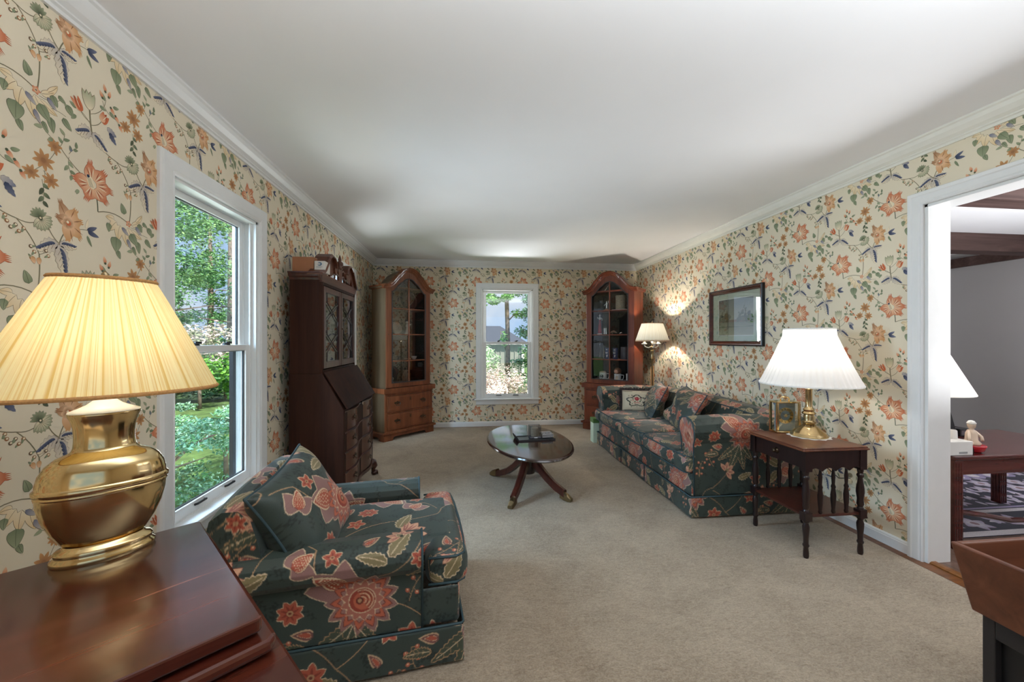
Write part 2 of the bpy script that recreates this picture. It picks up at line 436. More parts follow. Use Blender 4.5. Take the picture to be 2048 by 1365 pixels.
def wallpaper_tile():
    A = Art(); r = random.Random(3)
    CO, CD, CP, CR = lin(204,112,74), lin(164,82,54), lin(236,196,158), lin(238,222,190)
    OR, OB = lin(206,154,102), lin(158,112,76)
    NV, NL, LI = lin(50,60,84), lin(116,120,140), lin(192,182,172)
    GR, GD, GL = lin(126,136,106), lin(88,94,72), lin(158,164,132)
    BR, ST = lin(116,94,72), lin(134,126,100)
    def stem(p0, p1, b=0., w=.0032, c=ST): A.ribbon(curve(p0, p1, b), w, c, 0)
    def sprig(p0, p1, b, n, L, cols, w=.0018, side=1):
        q = curve(p0, p1, b, n + 2); A.ribbon(q, w, ST, 0)
        for i in range(1, n + 2):
            d = q[i] - q[i-1]; a = math.atan2(d[1], d[0])
            s = 1 if i % 2 else -1
            leafp(A, q[i], a + s * r.uniform(.6, 1.), L * r.uniform(.8, 1.15), L * .5, r.choice(cols), r.choice(cols), 1, out=GD, ow=.0006)
    # stems first
    stem((.03,.15), (.10,.125), -.1); stem((.10,.125), (.165,.03), .12); stem((.165,.03), (.158,-.10), .06, .0042)
    stem((.0,.0), (-.12,.085), .12, .003); stem((.015,-.03), (.022,-.092), .05, .0045, GD); stem((.022,-.092), (.16,-.10), .25, .0035)
    stem((.0,.177), (-.01,.262), .05, .006); stem((.10,.125), (.17,.14), -.3, .003); stem((.19,.13), (.225,.08), -.15, .0032)
    stem((.225,.07), (.252,.13), .1, .004); stem((.165,.03), (.20,.06), -.2, .002); stem((.285,.14), (.335,.15), .1, .002)
    # coral flower
    c = (0., 0.)
    for a, L, W, tth, b in ((1.75,.068,.048,3,-.05), (.85,.068,.060,4,.05), (.10,.068,.056,4,-.1), (-.78,.066,.052,4,.1), (-1.9,.056,.052,4,0.), (-2.9,.060,.058,3,-.25)):
        petal(A, (c[0]+.007*math.cos(a), c[1]+.007*math.sin(a)), a, L * 1.03, W * 1.07, CD, CD, 0, .8, tth, 8, b, .16)
        petal(A, (c[0]+.008*math.cos(a), c[1]+.008*math.sin(a)), a, L, W, CP, CO, 1, .8, tth, 8, b, .16)
        for k in (-.3, -.12, .08, .26):
            q = [(c[0] + math.cos(a + k * (.5 + .5 * t)) * L * t, c[1] + math.sin(a + k * (.5 + .5 * t)) * L * t) for t in (.35, .6, .85)]
            A.ribbon(q, [.001, .0035, .001], CD if k in (-.12, .26) else CR, 2)
    disc(A, (-.006,.006), .013, CR, 3, 10, 2.0, 2.0); disc(A, (-.016,.024), .006, NV, 4, 7)
    for k in (-.005, .0, .005): A.ribbon([(-.014+k,.018), (-.002+k,-.012)], .0014, BR, 4)
    for a in (-2.2, -2.6): leafp(A, (-.05,-.04), a, .018, .008, GL, GL, 1, out=BR, ow=.0008)
    # star flowers
    for (sx, sy, s) in ((-.133,.072,.030), (-.168,.012,.038), (-.205,-.040,.029), (-.145,-.045,.029)):
        n = 8; a0 = r.uniform(0, 1)
        for i in range(n): leafp(A, (sx, sy), a0 + i * 2 * PI / n, s * r.uniform(.75, .98), s * .34, OB, OR, 1, out=None, bend=.02, shape=1.)
        disc(A, (sx, sy), s * .22, OB, 3, 7)
    stem((-.12,.085), (-.165,.0), .1, .002); stem((-.165,.0), (-.172,-.10), .1, .0018); stem((-.165,0), (-.205,-.04), 0, .0016); stem((-.168,-.02), (-.145,-.045), 0, .0016)
    sprig((-.12,.085), (-.185,.13), .1, 3, .024, (GR, GL)); sprig((-.115,.08), (-.10,.125), -.1, 2, .020, (GR, GL)); sprig((-.085,.07), (-.06,.10), .1, 2, .02, (GR, NL)); sprig((-.085,.06), (-.075,-.0), -.2, 3, .022, (GR, GL)); sprig((-.172,-.05), (-.168,-.118), .1, 4, .024, (GR, GD))
    # tulip bouquet
    for (tx, ty, a, L, W) in ((-.042,.238,2.05,.05,.03), (.036,.245,.95,.042,.040)):
        for k, cc in ((.32, CP), (-.32, CO), (0, CO)): leafp(A, (tx, ty), a + k, L, W * .62, cc, CD if k == 0 else CO, 2, out=None, shape=.6)
        A.ribbon([(tx + math.cos(a) * L * t, ty + math.sin(a) * L * t) for t in (.25, .55, .9)], [.001, .003, .001], CR, 4)
    stem((-.008,.22), (-.042,.238), .2, .0025); stem((-.006,.21), (.036,.245), -.2, .0025)
    for k in (-.42, -.14, .14, .42): leafp(A, (-.012,.262), 1.62 + k, .066, .020, CR, GL, 2, out=BR, ow=.0016, bend=-.15 * k)
    stem((-.006,.25), (.055,.335), -.25, .002); stem((.04,.325), (.10,.285), -.4, .002)
    for (bx, by, a) in ((.052,.365,1.7), (.066,.352,1.2), (.04,.335,1.9), (.095,.298,-1.0), (.112,.272,-1.1), (.075,.318,-.9)):
        leafp(A, (bx, by), a, .026, .013, CO, CP, 2, out=None); disc(A, (bx, by), .005, GD, 4, 6)
    for (bx, by, a) in ((.05,.33,1.9), (.085,.325,.2), (.07,.30,-.6), (-.06,.24,2.6), (-.075,.225,2.9), (-.06,.215,-2.4), (.03,.30,-.3)):
        leafp(A, (bx, by), a, .026, .012, GR, GL, 1, out=GD, ow=.0008)
    stem((-.01,.215), (-.075,.245), -.25, .0018)
    def blueleaf(c, a, L, W, flip=1):
        leafp(A, c, a, L, W, LI, CR, 1, out=BR, ow=.0012, ser=5, bend=-.15 * flip)
        ca, sa = math.cos(a), math.sin(a)
        for i, t in enumerate(np.linspace(.12, .8, 6)):
            x = t * L; y = -.15 * flip * L * t * t
            b = (c[0] + x * ca - y * sa, c[1] + x * sa + y * ca)
            leafp(A, b, a + .55 * flip, L * .34 * (1.1 - t * .5), W * .2, NV, NL, 3, bend=-.2 * flip)
        for t in (.2, .4, .6):
            x = t * L; y = -.15 * flip * L * t * t
            b = (c[0] + x * ca - y * sa, c[1] + x * sa + y * ca)
            A.ribbon([b, (b[0] + math.cos(a - .8 * flip) * W * .42, b[1] + math.sin(a - .8 * flip) * W * .42)], .0012, BR, 3)
    blueleaf((.0,.185), -.55, .072, .040, 1); blueleaf((-.004,.186), 3.45, .062, .046, -1)
    blueleaf((.225,.075), -1.25, .10, .044, 1); blueleaf((.222,.078), 3.5, .072, .044, -1); blueleaf((.228,.078), .1, .058, .030, 1)
    leafp(A, (.06,.235), -.5, .042, .022, LI, NL, 1, out=NV, ow=.001, ser=4); leafp(A, (.07,.222), -1.0, .045, .02, NV, NL, 2, out=None, ser=4)
    # thistle + berries
    for k in range(9):
        a = 2.4 + (k - 4) * .33
        leafp(A, (.17,.142), a + 2.9, .036, .018, CR, GL, 1, out=BR, ow=.0012, vein=GD)
    for k in range(7): leafp(A, (.165,.15), .6 + k * .42, .028, .011, GD, GL, 3, out=BR, ow=.0007)
    disc(A, (.168,.146), .007, GD, 5); disc(A, (.168,.146), .0035, CR, 6, 6)
    for (bx, by) in ((.075,.11), (.085,.095), (.098,.105), (.107,.088), (.07,.125), (.12,.10), (.14,.05), (.15,.035), (.185,.045), (.192,.03), (.142,.015)):
        disc(A, (bx, by), .0065, OB if r.random() < .5 else BR, 2, 7); disc(A, (bx+.001, by+.001), .0035, CR, 3, 6)
        leafp(A, (bx, by), r.uniform(0, 6), .014, .006, GL, GR, 1, out=BR, ow=.0006)
    leafp(A, (.145,.02), -1.4, .022, .014, OR, CP, 2, out=OB, ow=.0008); leafp(A, (.165,.02), -1.7, .022, .014, OR, CP, 2, out=OB, ow=.0008)
    # ochre rose
    c = (.258,.158)
    for a, L, W, col in ((1.9,.070,.040,OB), (1.0,.056,.05,OR), (.2,.050,.05,OR), (-.7,.062,.048,OR), (-1.5,.066,.046,OR), (2.8,.042,.040,OB)):
        petal(A, c, a, L, W, CP, col, 1, .7, 3, 8, .1 if a > 0 else -.1, .12)
        A.ribbon([(c[0]+math.cos(a+.15)*L*t, c[1]+math.sin(a+.15)*L*t) for t in (.4, .65, .95)], [.001, .004, .001], OB, 2)
    for k in range(6): petal(A, (c[0]-.002, c[1]-.004), k * 1.05, .024, .024, OB, CP, 3, .7, 0, 6)
    disc(A, (c[0], c[1]-.003), .009, CO, 5, 8); disc(A, (c[0]-.003, c[1]), .005, CR, 6, 6)
    leafp(A, (.325,.15), .35, .042, .015, NV, NL, 1, out=BR, ow=.0008); leafp(A, (.328,.146), -.35, .044, .016, NV, NL, 1, out=BR, ow=.0008); leafp(A, (.325,.13), -1.2, .04, .01, GR, GR, 1, out=BR, ow=.0006); leafp(A, (.32,.155), 1.2, .035, .01, CR, CR, 1, out=BR, ow=.0008)
    # leafy branch
    for (x, y, a, L, W) in ((.115,-.115,-1.9,.06,.034), (.10,-.105,-2.4,.05,.03), (.135,-.12,-1.5,.07,.03), (.15,-.115,-1.1,.07,.03), (.09,-.10,2.9,.035,.022), (.165,-.12,-.6,.06,.022), (.17,-.10,.4,.05,.020), (.19,-.085,.7,.05,.018)):
        leafp(A, (x, y), a, L, W, CR, lin(226,198,150), 1, out=BR, ow=.0013, bend=.18, vein=BR)
    for (x, y, a, L, W) in ((.165,-.135,-1.,.052,.034), (.10,-.165,-1.7,.056,.046), (.105,-.215,-1.3,.032,.018), (.20,-.16,-1.5,.046,.024), (.24,-.14,-.9,.04,.02), (.255,-.09,-1.1,.032,.024), (.205,-.085,-1.2,.034,.022), (.135,-.065,1.8,.040,.024), (.07,-.12,-1.8,.032,.022), (.175,-.185,-1.1,.03,.014), (.225,-.075,-.6,.026,.014)):
        leafp(A, (x, y), a, L, W, GR, GL, 2, out=GD, ow=.0014, bend=.1, vein=GD, shape=.6)
    for (x, y, a) in ((.15,-.16,-1.2), (.19,-.10,-.9), (.125,-.12,-.8)): leafp(A, (x, y), a, .04, .014, NL, LI, 3, out=NV, ow=.001)
    stem((.165,-.11), (.235,-.08), -.3, .0016); stem((.17,-.14), (.25,-.13), .2, .0016)
    for k in range(5): petal(A, (.155,-.098), k * 1.26, .014, .012, CP, CO, 4, .7, 0, 5)
    return A

WP_W, WP_H = .345, .64
def paper_tiles(A):
    """concatenate the motif into arrays"""
    V, C, F, Lr, n = [], [], [], [], 0
    for pts, col, ly in A.P:
        V.append(pts); C.append(col); Lr += [ly + (len(F) % 11) * .085] * len(pts); F.append(np.arange(len(pts)) + n); n += len(pts)
    return np.concatenate(V), np.concatenate(C), F, np.array(Lr, float)
def paper(mb, u0, u1, z0, z1, anchor, to3d, holes, mirror=1):
    """hang the wallpaper motif over u0..u1, z0..z1; to3d(u, z, h) places it"""
    V, C, F, Lr = PAPER
    i0 = int((u0 - anchor[0]) / WP_W) - 2; i1 = int((u1 - anchor[0]) / WP_W) + 2
    for i in range(i0, i1):
        ou = anchor[0] + i * WP_W
        oz0 = anchor[1] + (WP_H / 2 if i % 2 else 0)
        for j in range(-8, 8):
            oz = oz0 + j * WP_H
            U, Z = V[:, 0] + ou, V[:, 1] + oz
            if U.max() < u0 or U.min() > u1 or Z.max() < z0 or Z.min() > z1: continue
            keepF = []; used = np.zeros(len(V), bool)
            for f in F:
                a, b = U[f], Z[f]
                if a.max() <= u0 or a.min() >= u1 or b.max() <= z0 or b.min() >= z1: continue
                cu, cz = a.mean(), b.mean()
                if any(h[0] < cu < h[1] and h[2] < cz < h[3] for h in holes): continue
                keepF.append(f); used[f] = True
            if not keepF: continue
            idx = np.cumsum(used) - 1
            Uc, Zc = np.clip(U[used], u0, u1), np.clip(Z[used], z0, z1)
            mb.add(to3d(Uc, Zc, .0003 + .00013 * Lr[used]), [idx[f].tolist() for f in keepF], C[used])
PAPER = paper_tiles(wallpaper_tile())
PAPER_BG = lin(229,217,192)

# ------------------------------------------------------------------ upholstery print, drawn once into an array and read per vertex
FT_W, FT_H, FRES = .80, .72, 480
def fabric_tile():
    A = Art(); r = random.Random(5)
    BG = lin(51,64,59); SP = lin(32,42,39)
    CO, RD, PK, CR, TN = lin(190,100,72), lin(156,64,48), lin(160,118,110), lin(220,196,162), lin(182,144,106)
    GN, GD, MV, DP = lin(82,92,72), lin(44,54,46), lin(128,94,92), lin(110,44,36)
    for _ in range(150):      # tone-on-tone vine sprigs
        x, y, a = r.uniform(0, FT_W), r.uniform(0, FT_H), r.uniform(0, 6)
        q = curve((x, y), (x + .05 * math.cos(a), y + .05 * math.sin(a)), r.uniform(-.4, .4), 6)
        A.ribbon(q, .0022, SP, 0)
        for k in range(1, 6): leafp(A, q[k], a + (1 if k % 2 else -1) * 1.0, .013, .007, SP, SP, 0)
    def stem(p0, p1, b, w=.0032, c=TN): A.ribbon(curve(p0, p1, b, 12), w, c, 1)
    def bloom(c, R, rot, k=13):     # sunburst flower built of feathered scales
        for i in range(k):
            a = rot + i * 2 * PI / k
            leafp(A, c, a, R, R * .36, PK, MV, 2, out=CR, ow=.0026, bend=.02, shape=1.3)
            for t, cc in ((.86, DP), (.82, CO), (.66, DP), (.63, PK), (.50, CR)): leafp(A, c, a, R * t, R * (.20 + .10 * t), cc, cc, 4, out=None, bend=.02, shape=1.3)
        for i in range(k):
            a = rot + (i + .5) * 2 * PI / k
            leafp(A, c, a, R * .58, R * .24, CO, PK, 6, out=CR, ow=.002, bend=.02, shape=1.2)
        disc(A, c, R * .37, CR, 9, 22); disc(A, c, R * .345, RD, 10, 22); disc(A, (c[0] + R*.03, c[1]), R * .27, CO, 11, 18)
        for i in range(5): A.ribbon([(c[0] + R * (.30 - .05*i) * math.cos(t), c[1] + R * (.30 - .05*i) * math.sin(t)) for t in np.linspace(-1.2 + rot, 1.8 + rot, 9)], .003, DP if i % 2 else CR, 12)
        disc(A, (c[0] - R*.07, c[1]), R * .11, DP, 13, 10); disc(A, (c[0] - R*.07, c[1]), R * .06, TN, 14, 8)
    def pome(c, R, a, lobes=3, big=1.):   # cut pomegranate in its calyx
        for k in np.linspace(-.95, .95, lobes): leafp(A, c, a + k, R * 1.05, R * .80, MV, PK, 2, out=CR, ow=.0032, shape=.62, bend=-.10 * k)
        leafp(A, c, a, R * 1.0, R * .72, CR, CR, 4, out=DP, ow=.002, shape=.62); leafp(A, c, a, R * .93, R * .62, RD, CO, 5, out=None, shape=.62)
        for j, t in enumerate(np.linspace(.16, .84, 8)):
            wdt = .24 * math.sin(PI * t ** .62)
            for s in np.linspace(-wdt, wdt, 5 if j % 2 else 4):
                disc(A, (c[0] + R * t * .93 * math.cos(a) - s * R * math.sin(a), c[1] + R * t * .93 * math.sin(a) + s * R * math.cos(a)), R * .030, CR, 8, 6)
    def fan(c, R, a, k=7):        # striped half flower
        for i in np.linspace(-1.35, 1.35, k):
            leafp(A, c, a + i, R, R * .42, CR, CO, 2, out=DP, ow=.0022, bend=.12 * i, shape=1.15)
            for sft in (-.10, .10): leafp(A, c, a + i + sft, R * .84, R * .07, RD, PK, 4, out=None, bend=.12 * i, shape=1.1)
        leafp(A, c, a, R * .45, R * .42, GN, TN, 6, out=CR, ow=.002, shape=.6); disc(A, c, R * .13, GD, 9, 9)
    def longleaf(c, a, L, W, b=.15):
        leafp(A, c, a, L, W, GD, GN, 2, out=TN, ow=.0036, vein=CR, ser=9, bend=b)
        for t in (.25, .42, .58, .74):
            x = t * L; y = b * L * t * t; p = (c[0] + x * math.cos(a) - y * math.sin(a), c[1] + x * math.sin(a) + y * math.cos(a))
            for s in (-1, 1): A.ribbon([p, (p[0] + .36 * W * math.cos(a + s * .9), p[1] + .36 * W * math.sin(a + s * .9))], .0016, TN, 5)
    def goldleaf(c, a, L, W, b=.15):
        leafp(A, c, a, L, W, lin(96,98,74), lin(150,128,84), 2, out=CR, ow=.0034, vein=CR, ser=7, bend=b)
    def aster(c, R, k=6):
        for i in range(k): leafp(A, c, i * 2 * PI / k + .3, R, R * .56, RD, CO, 2, out=CR, ow=.0024, shape=.9); leafp(A, c, i * 2 * PI / k + .3, R * .7, R * .16, DP, RD, 4, out=None)
        disc(A, c, R * .24, TN, 6, 9); disc(A, c, R * .12, DP, 7, 7)
    def berries(p, a, L):
        q = curve(p, (p[0] + L * math.cos(a), p[1] + L * math.sin(a)), .2, 7); A.ribbon(q, .0024, TN, 1)
        for i in range(1, 7):
            s = 1 if i % 2 else -1; d = (q[i][0] + s * .022 * math.cos(a + 1.2), q[i][1] + s * .022 * math.sin(a + 1.2))
            A.ribbon([q[i], d], .0018, TN, 1); disc(A, d, .0085, CO, 2, 9); disc(A, (d[0], d[1] + .002), .0035, CR, 3, 6)
    def teardrop(c, a, L): leafp(A, c, a, L, L * .62, TN, CR, 2, out=None, shape=.6, bend=.3); leafp(A, c, a, L * .9, L * .48, MV, DP, 4, out=None, shape=.6, bend=.3); leafp(A, (c[0] + .1*L*math.cos(a), c[1] + .1*L*math.sin(a)), a, L * .6, L * .24, RD, CO, 6, out=CR, ow=.0015, bend=.3)
    stem((.06,.02), (.28,.40), -.25); stem((.28,.40), (.56,.26), .3); stem((.56,.26), (.74,.56), -.3); stem((.28,.40), (.14,.66), .3); stem((.74,.56), (.80,.72), .1); stem((.0,.0), (.06,.02), .1); stem((.14,.66), (.06,.72), -.1); stem((.56,.26), (.66,.08), .2); stem((.36,.52), (.52,.66), -.25)
    for a, L in ((-2.45,.20), (-1.95,.22), (-1.45,.19), (-1.0,.15)): longleaf((.27,.33), a, L, .052, .14 * (a + 1.7))
    bloom((.30,.41), .132, .2); pome((.235,.475), .125, 2.35)
    pome((.60,.15), .105, -.6); goldleaf((.58,.17), 2.5, .13, .056); goldleaf((.57,.13), -2.4, .11, .045)
    aster((.475,.245), .054); aster((.055,.40), .046, 8); aster((.745,.36), .040, 5); aster((.39,.075), .044, 5)
    fan((.63,.56), .105, 1.7); longleaf((.60,.545), 3.4, .15, .048); goldleaf((.68,.545), .25, .12, .052)
    berries((.47,.38), 1.0, .15); berries((.07,.17), 1.9, .13); berries((.76,.10), 1.4, .12); berries((.48,.05), -.2, .10)
    goldleaf((.40,.60), .9, .14, .056); goldleaf((.39,.58), 2.7, .11, .042); pome((.07,.60), .080, .5, 2); fan((.16,.13), .070, .6, 5)
    teardrop((.13,.30), 2.6, .075); teardrop((.52,.45), -.4, .07); teardrop((.71,.24), 1.9, .065); teardrop((.30,.66), .3, .07); longleaf((.10,.26), 3.0, .10, .036); goldleaf((.26,.08), .2, .10, .040); aster((.51,.58), .036, 6); aster((.20,.62), .034, 5); fan((.44,.69), .06, 2.2, 5)
    # rasterise
    H, Wd = int(FT_H * FRES), int(FT_W * FRES)
    img = np.empty((H, Wd, 3)); img[:] = BG
    for pts, col, ly in sorted(A.P, key=lambda q: q[2]):
        c = col.mean(0)
        for dx in (-FT_W, 0, FT_W):
            for dy in (-FT_H, 0, FT_H):
                P = (pts + (dx, dy)) * FRES
                x0, y0 = np.floor(P.min(0)).astype(int); x1, y1 = np.ceil(P.max(0)).astype(int)
                x0, y0, x1, y1 = max(x0, 0), max(y0, 0), min(x1, Wd - 1), min(y1, H - 1)
                if x0 > x1 or y0 > y1: continue
                X, Y = np.meshgrid(np.arange(x0, x1 + 1) + .5, np.arange(y0, y1 + 1) + .5)
                ins = np.zeros(X.shape, bool); n = len(P)
                for i in range(n):
                    a, b = P[i], P[(i + 1) % n]
                    if a[1] == b[1]: continue
                    cr = ((a[1] > Y) != (b[1] > Y)) & (X < (b[0] - a[0]) * (Y - a[1]) / (b[1] - a[1]) + a[0])
                    ins ^= cr
                img[y0:y1+1, x0:x1+1][ins] = c
    return img
FAB = fabric_tile()
def fabcol(u, v, ou=0., ov=0., rot=0.):
    if rot: u, v = u * math.cos(rot) - v * math.sin(rot), u * math.sin(rot) + v * math.cos(rot)
    H, W = FAB.shape[:2]
    x = ((np.asarray(u) + ou) * FRES) % W; y = ((np.asarray(v) + ov) * FRES) % H
    x0 = x.astype(int) % W; y0 = y.astype(int) % H; fx = (x - np.floor(x))[..., None]; fy = (y - np.floor(y))[..., None]
    x1, y1 = (x0 + 1) % W, (y0 + 1) % H
    return (FAB[y0, x0] * (1-fx) + FAB[y0, x1] * fx) * (1-fy) + (FAB[y1, x0] * (1-fx) + FAB[y1, x1] * fx) * fy
def gridfaces(n, m, o=0):
    i, j = np.meshgrid(np.arange(n - 1), np.arange(m - 1), indexing='ij')
    a = (i * m + j).ravel() + o
    return np.stack([a, a + m, a + m + 1, a + 1], 1)
def softbox(mb, c, s, r, step, ou=0., ov=0., puff=(0,0,0), faces='xXyYzZ', warp=None, rz=0.):
    """upholstered block: rounded box of size s about c, print laid flat on each face"""
    c, s = np.array(c, float), np.array(s, float); h = s / 2
    for ax, sg, nm in ((0,-1,'x'),(0,1,'X'),(1,-1,'y'),(1,1,'Y'),(2,-1,'z'),(2,1,'Z')):
        if nm not in faces: continue
        a, b = [k for k in range(3) if k != ax]
        na, nb = max(3, int(s[a] / step) + 1), max(3, int(s[b] / step) + 1)
        A_, B_ = np.meshgrid(np.linspace(-h[a], h[a], na), np.linspace(-h[b], h[b], nb), indexing='ij')
        P = np.zeros((na, nb, 3)); P[..., a] = A_; P[..., b] = B_; P[..., ax] = sg * h[ax]
        rr = np.minimum(r, h * .999)
        q = np.clip(P, -(h - rr), h - rr); d = P - q; l = np.linalg.norm(d / rr, axis=-1, keepdims=True)
        P = q + d / np.maximum(l, 1e-9)
        if puff[ax]:
            P[..., ax] += sg * puff[ax] * (1 - (A_ / h[a]) ** 2) * (1 - (B_ / h[b]) ** 2)
        # print runs: horizontal axis = the in-plane horizontal, vertical = z (or depth)
        if ax == 0: uu, vv = B_ * 0 + A_, B_
        elif ax == 1: uu, vv = A_, B_
        else: uu, vv = B_, A_
        col = fabcol(uu + c[a] * (ax != 2), vv + c[b], ou + ax * .21 + (sg > 0) * .13, ov + ax * .17)
        P = P + c
        if warp: P = warp(P)
        F = gridfaces(na, nb)
        if (sg > 0) == (ax in (1,)): F = F[:, ::-1]
        mb.add(P.reshape(-1, 3), F, col.reshape(-1, 3))
    return mb
def rollsweep(mb, prof, a0, a1, step, to3d, ou=0., ov=0., caps=True):
    """closed profile (p, q) carried from a0 to a1; to3d(a, p, q); print follows the cloth"""
    P = np.asarray(prof, float)
    Q = np.concatenate([P, P[:1]]); d = np.r_[0, np.cumsum(np.linalg.norm(np.diff(Q, axis=0), axis=1))]
    n = max(8, int(d[-1] / step)); t = np.linspace(0, d[-1], n + 1)
    pp, qq = np.interp(t, d, Q[:, 0]), np.interp(t, d, Q[:, 1])
    m = max(2, int(abs(a1 - a0) / step) + 1); aa = np.linspace(a0, a1, m)
    A_, T_ = np.meshgrid(aa, t, indexing='ij')
    V = to3d(A_, np.broadcast_to(pp, A_.shape), np.broadcast_to(qq, A_.shape))
    mb.add(np.stack(V, -1).reshape(-1, 3), gridfaces(m, n + 1), fabcol(A_, -T_, ou, ov).reshape(-1, 3))
    if caps:
        cp, cq = pp.mean(), qq.mean(); k = max(4, int(.5 * (pp.max() - pp.min()) / step))
        for a in (a0, a1):
            s = np.linspace(1, 0, k)[:, None]
            p2, q2 = cp + (pp - cp) * s, cq + (qq - cq) * s
            V = to3d(np.full_like(p2, a), p2, q2)
            mb.add(np.stack(V, -1).reshape(-1, 3), gridfaces(k, n + 1), fabcol(p2, q2, ou + .3, ov + .2).reshape(-1, 3))
    return mb
def pillow(w, h, th, step, Mx, ou=0., ov=0., rot=0., colour=None, ears=.06, crush=0., seed=0):
    """knife-edge pillow in its own plane (x right, y up, z thickness), then moved by Mx; returns body and rim"""
    mb = MB(); na, nb = int(w / step) + 1, int(h / step) + 1
    U, Vv = np.meshgrid(np.linspace(-1, 1, na), np.linspace(-1, 1, nb), indexing='ij')
    X = U * w / 2 * (1 - ears * (1 - Vv ** 2)); Y = Vv * h / 2 * (1 - ears * (1 - U ** 2))
    T = th / 2 * ((1 - U ** 4) * (1 - Vv ** 4)) ** .55
    rg = random.Random(seed); W = 0
    for k in range(5):
        W = W + crush * np.sin(U * rg.uniform(2, 6) + Vv * rg.uniform(-6, 6) + rg.uniform(0, 6))
    T2 = T * (1 + W)
    c = fabcol(X, Y, ou, ov, rot) if colour is None else colour(X, Y)
    for s in (1, -1):
        F = gridfaces(na, nb)
        mb.add(np.stack([X, Y, s * T2], -1).reshape(-1, 3), F if s > 0 else F[:, ::-1], c.reshape(-1, 3))
    mb.xf(Mx)
    e = [(X[i, 0], Y[i, 0]) for i in range(0, na, 6)] + [(X[-1, j], Y[-1, j]) for j in range(0, nb, 6)] + [(X[i, -1], Y[i, -1]) for i in range(na - 1, -1, -6)] + [(X[0, j], Y[0, j]) for j in range(nb - 1, -1, -6)]
    Mn = np.array(Mx)
    rim = [tuple(Mn[:3, :3] @ np.array([x, y, 0]) + Mn[:3, 3]) for x, y in e]
    return mb, rim
def pframe(c, right, up):
    r = Vector(right).normalized(); u = Vector(up); u = (u - r * u.dot(r)).normalized(); n = r.cross(u)
    return Matrix(((r.x, u.x, n.x, c[0]), (r.y, u.y, n.y, c[1]), (r.z, u.z, n.z, c[2]), (0, 0, 0, 1)))
M['piping'] = plain('dark_teal_piping', lin(50,72,78), .7)
# ------------------------------------------------------------------ room shell
L, R, B, F0, CEIL, FL = -1.335, 2.64, 5.97, -2.2, 2.44, -.012
def wall_boxes(mb, box, u0, u1, ops):
    """box(u0,u1,z0,z1) for a wall with openings (u0,u1,z0,z1)"""
    u = u0
    for a, b, c, d in sorted(ops):
        c -= .014 if c > 0 else 0
        box(u, a, FL, CEIL)
        if c > FL + .01: box(a, b, FL, c)
        box(a, b, d, CEIL); u = b
    box(u, u1, FL, CEIL)
def wall(name, box, u0, u1, ops, paper_args=None):
    mb = MB(); wall_boxes(mb, box(mb), u0, u1, ops)
    mb.C = [np.repeat(np.array([PAPER_BG]), len(v), 0) for v in mb.V]
    if paper_args: paper(mb, *paper_args)
    o = mb.build(name, M['wallpaper'], flip=True); o['kind'] = 'structure'; return o
W1 = (1.995, 2.745, .40, 2.03); W2 = (4.185, 4.935, .40, 2.03); W3 = (.238, 1.0, .40, 2.03); D1 = (.50, 2.03, FL, 2.06)
mg = lambda w, g=-.055: (w[0] + g, w[1] - g, w[2] - .07, w[3] - g)
wall('wall_left', lambda mb: lambda a, b, c, d: mb.box(L - .15, L, a, b, c, d), F0, B + .15, [W1, W2],
     (F0, B, .05, 2.36, (1.601, 1.836), lambda u, z, h: np.stack([L + h, u, z], 1), [mg(W1), mg(W2)]))
wall('wall_back', lambda mb: lambda a, b, c, d: mb.box(a, b, B, B + .15, c, d), L, R, [W3],
     (L, R, .05, 2.36, (-.191, 1.174), lambda u, z, h: np.stack([u, B - h, z], 1), [mg(W3)]))
wall('wall_right', lambda mb: lambda a, b, c, d: mb.box(R, R + .14, a, b, c, d), F0, B + .15, [D1],
     (-B, -F0, .05, 2.36, (-2.21, 1.479), lambda u, z, h: np.stack([R - h, -u, z], 1), [(-2.06, -.47, 0, 2.09)]))
WR = (-.7, 2.0, .45, 2.1)  # unseen opening behind the camera, added for light
wall('wall_front', lambda mb: lambda a, b, c, d: mb.box(a, b, F0 - .15, F0, c, d), L, R, [WR])
def simple(name, mat, *boxes, kind='structure', bevel=0.):
    mb = MB()
    for b in boxes: mb.box(*b)
    o = mb.build(name, mat, bevel=bevel)
    if kind: o['kind'] = kind
    return o
simple('floor', M['oak'], (L, R + .03, F0, B, FL - .1, FL))
simple('ceiling', M['ceiling'], (L - .15, R + .14, F0 - .15, B + .15, CEIL, CEIL + .15))
# carpet: a real slab with a slightly rolled edge
mb = MB()
mb.box(L + .06, 2.545, F0 + .02, B - .10, FL + .0005, -.001)
mb.prism([(0, 0), (.012, 0), (.010, .007), (.004, .0105), (0, .011)], (2.545, F0 + .02, FL + .0005), (1, 0, 0), (0, 0, 1), (0, B - .12 - F0, 0))
tag(mb.build('carpet', M['carpet'], None), 'beige cut-pile carpet covering the living room floor almost to the walls', 'carpet')
# crown, baseboards
CR = [(0, 0), (.075, 0), (.075, -.010), (.066, -.016), (.058, -.034), (.040, -.056), (.022, -.068), (.022, -.074), (.012, -.078), (.012, -.092), (0, -.092)]
def moulding(name, prof, p0, p1, out, mat, z):
    p0, p1 = np.array((*p0, z), float), np.array((*p1, z), float)
    mb = MB(); mb.prism(prof, p0, (*out, 0), (0, 0, 1), p1 - p0)
    o = mb.build(name, mat, smooth=False); o['kind'] = 'structure'; return o
moulding('trim_1', CR, (L, F0), (L, B), (1, 0), M['white'], CEIL)
moulding('trim_2', CR, (L, B), (R, B), (0, -1), M['white'], CEIL)
moulding('trim_3', CR, (R, F0), (R, B), (-1, 0), M['cream_trim'], CEIL)
BS = [(0, 0), (.014, 0), (.014, .054), (.011, .058), (.011, .064), (.006, .071), (0, .073)]
moulding('baseboard_left', BS, (L, F0), (L, B), (1, 0), M['white'], FL)
